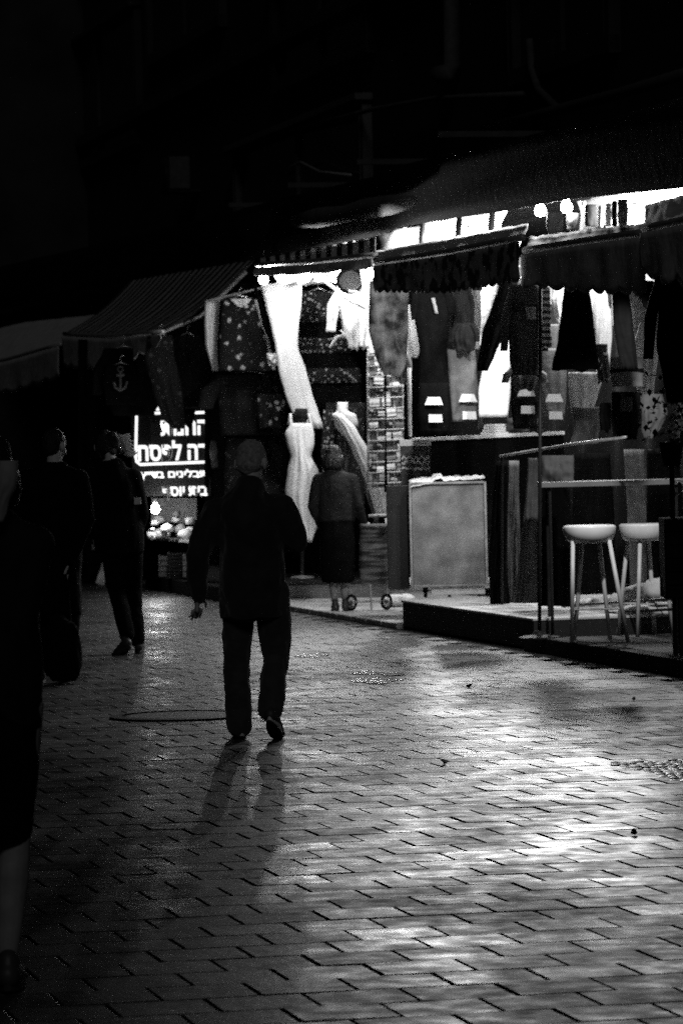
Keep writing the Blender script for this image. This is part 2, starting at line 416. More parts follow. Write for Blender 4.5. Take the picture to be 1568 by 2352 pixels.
def window(u0, v0, u1, v1, bars=1, frame=0.09, CONC=PLASTER):
    pa, pb = Wp(u0, v1, 2.9), Wp(u1, v0, 2.9)
    ta, tb = toF(pa)[0], toF(pb)[0]; za, zb = pa.z, pb.z
    tb, ta = min(ta, tb), max(ta, tb)
    def fr(b):
        slab(b, tb-frame, tb+frame, 2.78, 2.895, za, zb, 0.01); slab(b, ta-frame, ta+frame, 2.78, 2.895, za, zb, 0.01)
        slab(b, tb-frame, ta+frame, 2.77, 2.893, zb+0.002, zb+2*frame, 0.01); slab(b, tb-frame-.1, ta+frame+.1, 2.66, 2.893, za-frame, za-0.002, 0.01)
    w = single('window', fr, CONC, parent=bld)
    single('pane', lambda b: slab(b, tb+frame, ta-frame, 2.87, 2.894, za, zb, 0), GLASS, parent=w)
    for k in range(1, bars+1):
        tt = tb + (ta-tb)*k/(bars+1)
        single('mullion', lambda b: slab(b, tt-0.03, tt+0.03, 2.82, 2.868, za, zb, 0.005), CONC, parent=w)
window(556, 530, 856, 335, CONC=CONC)
window(150, 330, 330, 120); window(1190, 120, 1420, -160); window(640, 120, 860, -80); window(90, 640, 200, 500)
window(350, 60, 520, -120)
for u, v, w_, lab in ((395, 400, 0.7, 'pale air conditioner box high on the dark wall at left'), (122, 490, 0.6, 'faint air conditioner box farthest along the dark wall')):
    p = Wp(u, v, 2.5); tt, oo = toF(p)
    t = thing('air_conditioner', lab, 'air conditioner', (p.x, p.y, p.z))
    single('casing', lambda b: slab(b, tt-w_/2, tt+w_/2, 2.4, 2.72, p.z-.25, p.z+.25, 0.02), DIM, parent=t)
    single('fan_grille', lambda b: disc(b, F(tt, 2.385, p.z), MM, 0.19, 0.02), DKMETAL, parent=t)
    single('bracket', lambda b: slab(b, tt-w_/2+.05, tt+w_/2-.05, 2.4, 2.895, p.z-.29, p.z-.26, 0), DKMETAL, parent=t)
# rolled canvas on the balcony, pipes, cable
def bundle(b):
    ps = [Wp(u, v, 0.68) for u, v in ((680, 508), (730, 500), (790, 492), (840, 480), (900, 470), (945, 462))]
    tube(b, ps, [0.07, 0.11, 0.09, 0.11, 0.10, 0.06], 12)
tag(single('canvas_bundle', bundle, GREY, smooth=True), 'long rolled pale canvas lying on the ledge above the striped awning', 'canvas')
single('drainpipe', lambda b: tube(b, [Wp(1038, -200, 2.78), Wp(1038, 150, 2.78), Wp(1030, 165, 2.72), Wp(1000, 172, 2.6)], 0.10, 12), DIM,
       'thick pale vertical drainpipe ending high on the wall', 'pipe', smooth=True)
single('wall_pipe', lambda b: tube(b, [Wp(1215, 90, 2.75), Wp(1220, 160, 2.75), Wp(1235, 205, 2.75), Wp(1275, 245, 2.75), Wp(1300, 252, 2.75)], 0.04, 10), DIM,
       'thin curved pipe bending down the dark upper wall', 'pipe', smooth=True)
single('wall_pipe', lambda b: tube(b, [Wp(1110, 298, 2.7), Wp(1280, 252, 2.7), Wp(1420, 215, 2.7), Wp(1700, 130, 2.7)], 0.055, 10), DIM,
       'long straight pipe sloping along the upper wall at right', 'pipe', smooth=True)
single('cable', lambda b: tube(b, [Wp(640, 400, 2.8), Wp(690, 372, 2.7), Wp(735, 395, 2.7), Wp(805, 402, 2.7)], 0.018, 8), METAL,
       'slack cable looped across the dark window', 'cable', smooth=True)
single('wall_cable', lambda b: tube(b, [Wp(560, 330, 2.8), Wp(700, 290, 2.72), Wp(860, 250, 2.72), Wp(1000, 225, 2.75), Wp(1200, 215, 2.75)], .03, 6), CONC,
       'thick dim cable climbing along the wall above the window', 'cable', smooth=True)
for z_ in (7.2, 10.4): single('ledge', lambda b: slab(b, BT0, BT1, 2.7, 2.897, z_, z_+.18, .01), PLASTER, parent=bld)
for tt_ in (2.0, 5.5, 9, 12.5):
    single('bracket', lambda b: slab(b, tt_, tt_+.06, .95, 2.9, zs+.55, zs+.61, .005), DIM, parent=bld)
for u_, v_, nm in ((968, 540, 'leftmost'), (1052, 522, 'middle'), (1128, 510, 'rightmost')):
    q_ = Wp(u_, v_, .95)
    tag(single('support_arm', lambda b: tube(b, [q_+Vector((-.02, 0, -.3)), q_, q_+Vector((.05, .1, .35))], (.022, .03, .022), 8), DKMETAL, smooth=True), 'dark support arm crossing the glowing sheet over the lettered awning, %s of three' % nm, 'support', 'support arms in the glowing gap')
# buildings closing the street in the dark
b3 = thing('far_building', 'unlit building at the far left end of the street', 'building', (-14, 75, 0))
single('wall', lambda b: bx(b, (-14, 75, 6), (20, 10, 12), Matrix.Rotation(R(6), 3, 'Z')), PLASTER, parent=b3)
for k in range(5):
    for q in range(3):
        single('window', lambda b: bx(b, (-21+k*3.2, 69.8+k*0.34, 3.6+q*3), (1.2, 0.12, 1.5), Matrix.Rotation(R(6), 3, 'Z'), 0.01), GLASS, parent=b3)

# ------------------------------------------------------------------ awnings
def awning(label, back, front, drop, mtop, mval, sag=0.05, scal=0.06, nsc=12, seed=0, fold_=0.02):
    """back and front: lists of world points along the two long edges; drop: valance depth(s)"""
    c = (front[0]+front[-1])/2
    t = thing('awning', label, 'awning', (c.x, c.y, c.z), group='awnings over the stalls')
    bm = bmesh.new(); nc = 48; nr = 9; rows = []
    fr = [polyl(front, j/(nc-1)) for j in range(nc)]; bk = [polyl(back, j/(nc-1)) for j in range(nc)]
    for i in range(nr):
        k = i/(nr-1); row = []
        for j in range(nc):
            p = lerp(bk[j], fr[j], k); s = math.sin(math.pi*k)*sag*(0.6+0.4*noise.noise((j*0.12, seed, k)))
            p = p - Vector((0, 0, s)) + Vector((0, 0, 0.012*noise.noise((j*0.4, seed, k*3)))); row.append(p)
        rows.append(row)
    sheet(bm, rows); flush(bm, 'canopy', mtop, t)
    single('front_bar', lambda b: tube(b, fr[::6]+[fr[-1]], 0.028, 10), METAL, parent=t, smooth=True)
    bm = bmesh.new(); rows = []; nc2 = 16*nsc+1
    nr2 = 8
    for i in range(nr2):
        k = i/(nr2-1); row = []
        for j in range(nc2):
            x = j/(nc2-1); p = polyl(front, x); dd = polyl(drop, x) if isinstance(drop, list) else drop
            sc = abs(math.sin(math.pi*x*nsc))*scal
            w = 0.035*k*noise.noise((x*9, seed+3, k)) + fold_*k*math.sin(x*nsc*3.1)
            row.append(p - Vector((0, 0, 0.03+k*(dd-scal+sc))) - MM*(0.03+w))
        rows.append(row)
    sheet(bm, rows, 0.004); flush(bm, 'valance', mval, t)
    for x in (0.06, 0.94):
        p0, p1 = polyl(bk, x), polyl(fr, x)
        mid = lerp(p0, p1, 0.5) - Vector((0, 0, 0.22)) + E1*0.1
        single('folding_arm', lambda b: tube(b, [p0-Vector((0, 0, .12)), mid, p1-Vector((0, 0, .03))], 0.022, 8), METAL, parent=t, smooth=True)
    return t
LETTER = blotch('printed valance', 0.06, 0.5, 7.0, 0.5, vor=False, soft=0.02, squash=(1.4, .7, 1.2))
# the long left awning
p0 = Wp(375, 762, -0.55); d0 = p0.y
fA = [F(toF(p0)[0], -0.55, p0.z), Wp(260, 772, -0.55), Wp(148, 767, -0.55)]
bA = [P(586, 597, d0+0.3), lerp(P(586, 597, d0+0.3), P(300, 645, 53.5), 0.5), P(300, 645, 53.5)]
awning('long striped awning sloping down over the spice stall at left', bA, fA, [0.12, 0.42, 0.42], STRIPEF, AWN, sag=0.12, nsc=10, seed=1)
awning('plain awning with deep drooping valance farthest left', [Wp(250, 720, 0.6), Wp(60, 740, 0.6), Wp(-160, 790, 0.6)],
       [Wp(140, 790, -0.4), Wp(20, 825, -0.4), Wp(-160, 860, -0.4)], [0.45, 0.5, 0.5], AWND, AWN, seed=2, nsc=8)
awning('narrow striped awning above the bare bulbs', [Wp(862, 546, 0.75), Wp(720, 572, 0.75), Wp(588, 596, 0.75)],
       [Wp(862, 585, 0.1), Wp(720, 600, 0.1), Wp(590, 608, 0.1)], 0.10, STRIPE, AWN, sag=0.0, scal=0.01, nsc=4, seed=3)
awning('plain awning with worn lettered valance above the patterned scarf', [Wp(1212, 514, 0.35), Wp(1040, 545, 0.35), Wp(864, 578, 0.35)],
       [Wp(1200, 545, -0.35), Wp(1030, 578, -0.35), Wp(864, 603, -0.35)], [0.32, 0.32, 0.24], AWND, LETTER, seed=4, nsc=24, scal=0.025, fold_=.004)
awning('awning with deep plain scalloped valance over the bar table', [Wp(1490, 512, 0.3), Wp(1350, 528, 0.3), Wp(1215, 545, 0.3)],
       [Wp(1490, 532, -0.3), Wp(1350, 552, -0.3), Wp(1205, 575, -0.3)], [0.42, 0.36, 0.26], STRIPE, AWND, seed=5, nsc=9, scal=0.035)
awning('rounded dark awning at the right edge', [Wp(1760, 405, 0.4), Wp(1600, 440, 0.4), Wp(1480, 472, 0.4)],
       [Wp(1760, 490, -0.55), Wp(1600, 500, -0.55), Wp(1478, 525, -0.55)], [0.5, 0.45, 0.3], AWND, AWND, seed=6, nsc=6, scal=0.06)

# ------------------------------------------------------------------ lamps
BULB = emit('lit bulb', 60)
def lamp(u, v, o, power, label, long=False, spread=None, dist=None):
    p = Wp(u, v, o) if dist is None else P(u, v, dist)
    t = thing('hanging_lamp', label, 'lamp', (p.x, p.y, p.z), group='bare lamps under the awnings')
    if long:
        single('tube', lambda b: tube(b, [p-Vector((0.3, 0, 0)), p+Vector((0.3, 0, 0))], 0.018, 10), BULB, parent=t, smooth=True)
        single('batten', lambda b: bx(b, p+Vector((0, 0, 0.045)), (0.68, 0.06, 0.04), None, 0.004), METAL, parent=t)
    else:
        single('bulb', lambda b: lathe(b, p, [(0.006, -0.075), (0.03, -0.068), (0.048, -0.045), (0.052, -0.02), (0.04, 0.012), (0.022, 0.035), (0.018, 0.05)], 16), BULB, parent=t, smooth=True)
        single('socket', lambda b: lathe(b, p, [(0.022, 0.051), (0.024, 0.10), (0.01, 0.115)], 12), DKMETAL, parent=t)
    single('wire', lambda b: tube(b, [p+Vector((0, 0, 0.1)), p+Vector((0.01, 0, 0.3))], 0.004, 5), DKMETAL, parent=t)
    L = bpy.data.lights.new('lamp_light', 'POINT'); L.energy = power; L.shadow_soft_size = 0.05
    lo = bpy.data.objects.new('lamp_light', L); COL.objects.link(lo); lo.parent = t; lo.location = (0, -0.085, 0)
    return t
lamp(605, 637, 1.0, 52, 'glaring bulb under the end of the long striped awning', dist=42.4)
lamp(703, 630, 1.2, 60, 'glaring bulb above the black floral skirt', dist=41.2)
lamp(806, 640, 1.2, 60, 'bulb beside the round mirror under the narrow striped awning', dist=42.5)
lamp(930, 545, 1.35, 200, 'bulb shining through the gap over the lettered awning')
lamp(1075, 545, 1.35, 240, 'bulb hidden behind the canvas of the lettered awning')
lamp(1240, 478, 1.08, 215, 'left one of two bulbs above the bar table awning')
lamp(1300, 470, 1.08, 215, 'right one of two bulbs above the bar table awning')
lamp(1455, 495, 1.45, 110, 'bulb glowing over the right edge awning')
def shaded(u, v, o, target, power, label, cone=75):  # unseen lamps added to light the stools and shelf; shade limits the spill
    p = Wp(u, v, o); dr = (Vector(target)-p).normalized()
    t = thing('unseen_lamp', label, 'lamp', (p.x, p.y, p.z), group='unseen lamps added behind the valances')
    q = dr.to_track_quat('-Z', 'Y').to_matrix()
    def shd(b):
        rings = [[b.verts.new(p + q @ Vector((rr*math.cos(k*.3927), rr*math.sin(k*.3927), z))) for k in range(16)] for rr, z in ((.03, .09), (.05, .07), (.11, -.03), (.105, -.028), (.045, .066))]
        for A, B in zip(rings, rings[1:]):
            for k in range(16): b.faces.new((A[k], A[(k+1) % 16], B[(k+1) % 16], B[k]))
    single('lamp_shade', shd, DKMETAL, parent=t, smooth=True)
    L = bpy.data.lights.new('lamp_light', 'SPOT'); L.energy = power; L.shadow_soft_size = 0.05; L.spot_size = R(cone); L.spot_blend = .5
    lo = bpy.data.objects.new('lamp_light', L); COL.objects.link(lo); lo.parent = t; lo.rotation_euler = dr.to_track_quat('-Z', 'Y').to_euler()
shaded(1440, 575, -0.05, P(1420, 1230, 31.3), 290, 'unseen lamp added behind the valance to light the bar stools', 48)
shaded(1010, 612, -0.05, P(1090, 950, 37.4), 210, 'unseen lamp added behind the lettered valance to light the shelf', 75)
lamp(846, 624, 0.4, 50, 'bulb at the top of the wire rack', dist=38.9)
lamp(357, 1165, 0.4, 12, 'small oval lamp low beside the bags under the lettered sign', dist=45.7)

# ------------------------------------------------------------------ garments
def cloth_rows(rows, n):
    out = []
    for i in range(n):
        f = i/(n-1); vv = lerp(rows[0][0], rows[-1][0], f)
        for a, b in zip(rows, rows[1:]):
            if a[0] <= vv <= b[0] + 1e-6:
                k = (vv-a[0])/max(1e-6, b[0]-a[0]); k = k*k*(3-2*k)*0.4 + k*0.6
                out.append((vv, lerp(a[1], b[1], k), lerp(a[2], b[2], k))); break
    return out
def cloth(bm, rows, d, T=0.06, folds=4, amp=0.018, seed=0.0, hem=0.0, nr=22, nc=15, flare=True):
    rr = cloth_rows(rows, nr); F_, B_ = [], []
    for i, (v, a, b) in enumerate(rr):
        k = i/(nr-1); fr, bk = [], []
        for j in range(nc):
            x = j/(nc-1); s = 2*x-1
            y = T*math.sqrt(max(0.0, 1-s*s*0.96))*(0.6+0.4*math.sin(math.pi*min(1, k*1.2)))
            fo = amp*(0.3+0.9*k if flare else 1)*((.55+.9*noise.noise((x*1.7+seed, k*.8, 3)))*math.sin(x*folds*6.283+seed*3+noise.noise((x*2, k*1.5, seed))*5.5) + noise.noise((x*5, k*3, seed+5))*1.3)
            vv = v + (hem*noise.noise((x*4, seed, 9)) if i == nr-1 else 0)
            u = lerp(a, b, x) + 2.0*noise.noise((k*4, seed, 1 if x < .5 else 2))*(abs(s)**3)
            p = P(u, vv, d); fr.append(p + Vector((0, -y+fo*(1-s**4), 0))); bk.append(p + Vector((0, y*0.8+0.004+0.5*fo*(1-s**4), 0)))
        F_.append(fr); B_.append(bk)
    A = [[bm.verts.new(p) for p in r] for r in F_]; B = [[bm.verts.new(p) for p in r] for r in B_]
    for i in range(nr-1):
        for j in range(nc-1):
            bm.faces.new((A[i][j], A[i+1][j], A[i+1][j+1], A[i][j+1])).smooth = True
            bm.faces.new((B[i][j], B[i][j+1], B[i+1][j+1], B[i+1][j])).smooth = True
        bm.faces.new((A[i][0], B[i][0], B[i+1][0], A[i+1][0])).smooth = True
        bm.faces.new((A[i][-1], A[i+1][-1], B[i+1][-1], B[i][-1])).smooth = True
    for j in range(nc-1):
        bm.faces.new((A[0][j], A[0][j+1], B[0][j+1], B[0][j])); bm.faces.new((A[-1][j], B[-1][j], B[-1][j+1], A[-1][j+1]))
sd = [0]
def hang(name, label, cat, rows, m, o=0.8, d=None, parts=(), group=None, hook=True, sleeves=0, **kw):
    uc = (rows[0][1]+rows[0][2])/2; vc = rows[0][0]
    if d is None: d = dW((rows[len(rows)//2][1]+rows[len(rows)//2][2])/2, o)
    sd[0] += 1.37
    top = P(uc, vc, d)
    t = thing(name, label, cat, (top.x, top.y, top.z), group=group)
    bm = bmesh.new(); cloth(bm, rows, d, seed=sd[0], **kw); flush(bm, 'cloth', m, t)
    for (pn, prow, pm, dd, pkw) in parts:
        bm = bmesh.new(); cloth(bm, prow, d+dd, seed=sd[0]+.7, **pkw); flush(bm, pn, pm, t)
    if sleeves:
        v0, a0, a1 = rows[0]; w_ = a1-a0; H_ = (rows[-1][0]-v0)*sleeves
        for sg, ed in ((-1, a0), (1, a1)):
            j_ = 1+.25*noise.noise((sd[0], sg, 0)); q = sorted
            rr = [(v0+3,)+tuple(q((ed+sg*2, ed-sg*w_*.24))), (v0+H_*.5,)+tuple(q((ed+sg*w_*.30*j_, ed-sg*w_*.02))), (v0+H_*j_,)+tuple(q((ed+sg*w_*.34*j_, ed+sg*w_*.08)))]
            bm = bmesh.new(); cloth(bm, rr, d-.02, T=.045, nc=9, folds=1, amp=.012, seed=sd[0]+sg); flush(bm, 'sleeve', m, t)
    if hook:
        w = (rows[0][2]-rows[0][1])*d/FP*0.42
        single('hanger', lambda b: (tube(b, [top+Vector((-w, 0, -0.03)), top+Vector((0, 0, 0.03)), top+Vector((w, 0, -0.03))], 0.009, 6),
               tube(b, [top+Vector((0, 0, .03)), top+Vector((0, 0, .09)), top+Vector((0.02, 0, .115)), top+Vector((0.035, 0, .1))], 0.004, 5)), CHROME, parent=t, smooth=True)
    return t
GD = 'garments hanging in the stalls'
def rail(label, pts, o, r=0.014, d=None):
    ps = [Wp(u, v, o) if d is None else P(u, v, d) for u, v in pts]
    tag(single('hanging_rail', lambda b: tube(b, ps, r, 8), METAL, smooth=True), label, 'rail', 'rails the clothes hang on')
rail('rail under the narrow striped awning', [(480, 690), (640, 652), (860, 648)], 1.0, d=43.8)
rail('rail behind the lettered awning', [(860, 640), (1190, 612)], 0.8)
rail('rail behind the plain awning over the bar table', [(1195, 640), (1560, 622)], 0.8)
# -- middle stall
hang('curtain', 'narrow white cloth hanging left of the floral vest', 'cloth', [(690, 472, 505), (740, 468, 503), (790, 471, 499), (852, 487, 503)], WHITE, d=44.2, group=GD, folds=2, hook=False)
hang('vest', 'sleeveless black vest top with rows of white flowers and pale neckline', 'vest', [(684, 508, 592), (700, 510, 596), (740, 508, 606), (800, 504, 622), (852, 503, 634)], FLORAL, d=43.9, group=GD, folds=3, amp=.008,
     parts=[('neckline', [(686, 528, 578), (694, 534, 572), (706, 548, 558)], WHITE, -.07, dict(T=.01, nr=6, nc=7, amp=0)),
            ('side_trim', [(688, 584, 592), (730, 594, 602), (780, 610, 617), (850, 624, 633)], WHITE, -.03, dict(T=.012, nc=5, amp=.002))])
hang('cloth_strip', 'black strap hanging between floral vest and long white dress', 'cloth', [(655, 583, 590), (720, 596, 606), (790, 618, 630), (818, 632, 638)], BLACK, d=43.6, group=GD, folds=1, hook=False, T=.02)
hang('long_dress', 'very long white dress hanging beneath the bulbs and sweeping right', 'dress', [(652, 600, 694), (700, 610, 692), (750, 622, 686), (800, 632, 684), (850, 640, 702), (900, 655, 715), (950, 672, 732), (984, 700, 744)], WHITE, d=43.0, group=GD, folds=3)
hang('floral_skirt', 'tiered black skirt with bands of pale flowers right of the long white dress', 'skirt', [(668, 693, 768), (700, 688, 772), (740, 684, 782), (800, 682, 802), (870, 690, 830), (940, 705, 832)], BLACK, d=43.4, group=GD, folds=4, amp=.012,
     parts=[('yoke', [(669, 694, 767), (700, 689, 771), (741, 685, 780)], FLORAL2, -.03, dict(T=.06, nr=8, amp=.008, folds=4)),
            ('flower_band', [(776, 682, 796), (812, 683, 806)], FLORAL2, -.035, dict(T=.06, nr=6, amp=.012, folds=4)),
            ('flower_band', [(846, 700, 826), (880, 704, 830)], FLORAL2, -.035, dict(T=.06, nr=6, amp=.012, folds=4))])
hang('blouse', 'crumpled white blouse blown out by the lamp right of the floral skirt', 'blouse', [(652, 776, 852), (700, 778, 848), (740, 784, 850), (792, 800, 846), (800, 806, 836)], OFFW, d=42.6, sleeves=0.7, group=GD, folds=5, amp=.03, hem=20)
hang('scarf', 'grey blotched patterned scarf below the left end of the lettered awning', 'scarf', [(646, 850, 940), (700, 848, 936), (760, 846, 938), (820, 862, 934), (862, 880, 926)], CAMO, o=0.3, group=GD, folds=5, amp=.02, hem=14, hook=False)
hang('shirt', 'pale shirt half hidden behind the black dress', 'shirt', [(700, 938, 962), (760, 934, 968), (808, 932, 966), (822, 944, 958)], WHITE, o=1.2, sleeves=0.6, group=GD, folds=2)
hang('dark_jacket', 'dark zipped jacket hanging above the lettered sign', 'jacket', [(770, 400, 462), (820, 392, 478), (880, 398, 492), (938, 410, 486)], DARK, d=45.4, group=GD, folds=3,
     parts=[('sleeve', [(775, 392, 408), (850, 378, 400), (915, 384, 398)], DARK, -.02, dict(T=.05, nc=9, folds=1))])
hang('dark_dress', 'black dress with faint floral print beside the dark zipped jacket', 'dress', [(770, 338, 396), (820, 332, 402), (900, 352, 420), (960, 372, 424), (985, 398, 422)], blotch('faint floral', 0.004, 0.05, 10, 0.33), d=45.0, group=GD, folds=3)
hang('black_coat', 'black coat hanging under the far end of the long striped awning', 'coat', [(800, 240, 330), (860, 232, 352), (930, 250, 366), (955, 262, 350)], BLACK, d=46.2, sleeves=0.7, group=GD, folds=3)
def anchor(b):
    c = P(277, 874, 45.7)
    for pts in ([(277, 852), (277, 895)], [(268, 862), (286, 861)], [(262, 878), (265, 890), (277, 897), (288, 890), (292, 876)]):
        tube(b, [P(u, v, 45.95) for u, v in pts], 0.016, 6)
    tube(b, [P(277+6*math.cos(a*.785), 848+6*math.sin(a*.785), 45.95) for a in range(9)], 0.01, 6)
tt = hang('sweatshirt', 'dark sweatshirt with a pale anchor print under the left awning', 'sweatshirt', [(838, 244, 312), (870, 236, 318), (930, 244, 314)], BLACK, d=46.1, group=GD, T=.03, folds=2, amp=.004)
single('anchor_print', anchor, GREY, parent=tt)
hang('black_cloth', 'black cloth hanging over the top of the lettered sign', 'cloth', [(930, 398, 452), (955, 404, 448), (975, 425, 442), (985, 433, 440)], BLACK, d=46.2, group=GD, folds=2, hook=False, hem=6)
hang('dark_blouse', 'black blouse with a pale round motif below the floral vest', 'blouse', [(858, 500, 640), (900, 500, 648), (960, 505, 655), (1000, 510, 655)], blotch('dim motif', 0.004, 0.10, 5.0, 0.22), d=44.4, sleeves=0.6, group=GD, folds=4)
hang('dark_dress', 'long black dress left of the white dress mannequin', 'dress', [(1000, 520, 650), (1100, 515, 652), (1220, 520, 655), (1290, 525, 650)], blotch('dim speckle', 0.004, 0.05, 14.0, 0.33), d=44.6, group=GD, folds=5, hook=False)
hang('dark_shawl', 'dark shawl behind the leaning white mannequin', 'shawl', [(925, 748, 840), (1000, 742, 836), (1100, 746, 838), (1180, 750, 836)], blotch('dim speckle 2', 0.005, 0.07, 14.0, 0.36), d=43.2, group=GD, folds=5, hook=False)
# -- right stall, upper row
hang('black_dress', 'short sleeved black dress right of the patterned scarf', 'dress', [(655, 950, 1016), (675, 944, 1034), (740, 952, 1030), (800, 962, 1026), (880, 962, 1030), (1002, 958, 1040)], BLACK, o=0.42, group=GD, folds=3,
     parts=[('sleeve', [(662, 942, 966), (700, 941, 962), (735, 944, 953)], BLACK, 0, dict(T=.05, nc=9, folds=1)), ('sleeve', [(662, 1010, 1032), (690, 1018, 1044), (720, 1026, 1050)], BLACK, 0, dict(T=.05, nc=9, folds=1)),
            ('zip', [(684, 990, 998), (720, 998, 1006)], MID, -.07, dict(T=.006, nr=6, nc=5, amp=0))])
hang('brown_cardigan', 'dark cardigan right of the short sleeved black dress', 'cardigan', [(648, 1040, 1078), (700, 1036, 1084), (760, 1034, 1082), (802, 1038, 1078)], CHAR, o=1.0, sleeves=0.75, group=GD, folds=3, amp=.03)
hang('grey_blouse', 'grey blouse tucked behind the dark cardigan', 'blouse', [(640, 1012, 1052), (680, 1016, 1056), (720, 1020, 1060), (748, 1026, 1056)], MID, o=1.3, sleeves=0.7, group=GD, folds=2)
hang('pale_curtain', 'pale curtain between cardigan and blazing white towel', 'curtain', [(645, 1080, 1104), (720, 1078, 1104), (802, 1074, 1100)], OFFW, o=1.3, group=GD, folds=2, hook=False)
hang('white_towel', 'blazing white towel in front of the slanted black trousers', 'towel', [(638, 1098, 1150), (700, 1100, 1146), (770, 1098, 1140), (800, 1098, 1130)], WHITE, o=1.5, group=GD, folds=1, hook=False, amp=.006)
hang('black_trousers', 'black trousers hanging at a slant over white cloth', 'trousers', [(645, 1148, 1190), (700, 1130, 1180), (760, 1108, 1158), (820, 1098, 1136), (852, 1094, 1120)], BLACK, o=0.33, group=GD, folds=2)
hang('white_trousers', 'white trousers hanging beneath the slanted black trousers', 'trousers', [(760, 1125, 1176), (800, 1122, 1178), (840, 1108, 1172), (900, 1098, 1172), (958, 1100, 1164)], WHITE, o=0.9, group=GD, folds=2, amp=.01)
hang('denim_jacket', 'dark denim jacket behind the pole', 'jacket', [(655, 1170, 1236), (700, 1166, 1240), (760, 1166, 1240), (830, 1170, 1240), (862, 1178, 1232)], CHAR, o=0.33, sleeves=0.75, group=GD, folds=3,
     parts=[('pocket', [(690, 1178, 1200), (715, 1178, 1200)], DARK, -.07, dict(T=.01, nr=6, nc=7, amp=0)), ('pocket', [(705, 1208, 1230), (735, 1208, 1230)], GREY, -.07, dict(T=.01, nr=6, nc=7, amp=0))])
BEAD = stripes('knitted stripe', 0.08, 0.7, 110.0/6, axis=2, coord='Object')
hang('knit_scarf', 'narrow striped knitted scarf right of the denim jacket', 'scarf', [(660, 1240, 1262), (740, 1240, 1264), (800, 1238, 1266)], BEAD, o=0.36, group=GD, folds=1, hook=False, T=.03)
hang('white_bag', 'white cloth tapering down beside the large black skirt', 'cloth', [(656, 1268, 1292), (690, 1266, 1294), (720, 1272, 1290), (745, 1280, 1284)], WHITE, o=1.0, group=GD, folds=1, hook=False)
hang('black_skirt', 'large black skirt in the middle of the bar table stall', 'skirt', [(655, 1296, 1352), (700, 1290, 1358), (780, 1280, 1366), (850, 1266, 1376)], BLACK, o=0.33, group=GD, folds=5, hem=14, amp=.03)
hang('pale_shirt', 'pale shirt hanging right of the large black skirt', 'shirt', [(650, 1360, 1402), (700, 1360, 1404), (780, 1364, 1404), (862, 1368, 1396)], WHITE, o=1.3, sleeves=0.5, group=GD, folds=3)
hang('leggings', 'pair of black leggings at a slight slant near the right edge', 'leggings', [(650, 1404, 1440), (740, 1408, 1452), (800, 1416, 1460), (848, 1428, 1464)], BLACK, o=0.3, group=GD, folds=1)
hang('grey_dress', 'grey dress right of the slanted black leggings', 'dress', [(650, 1440, 1510), (720, 1450, 1516), (800, 1455, 1512), (900, 1462, 1500), (960, 1466, 1500)], OFFW, o=1.2, sleeves=0.35, group=GD, folds=4, amp=.03)
hang('white_sack', 'glowing white bag hung over the grey dress', 'bag', [(742, 1468, 1494), (780, 1458, 1496), (812, 1456, 1494), (822, 1464, 1484)], WHITE, o=0.9, group=GD, folds=1, hook=False)
hang('long_coat', 'long black coat hanging at the right edge', 'coat', [(625, 1506, 1600), (700, 1512, 1610), (800, 1506, 1610), (860, 1520, 1610), (925, 1530, 1610)], BLACK, o=0.05, sleeves=0.7, group=GD, folds=4)
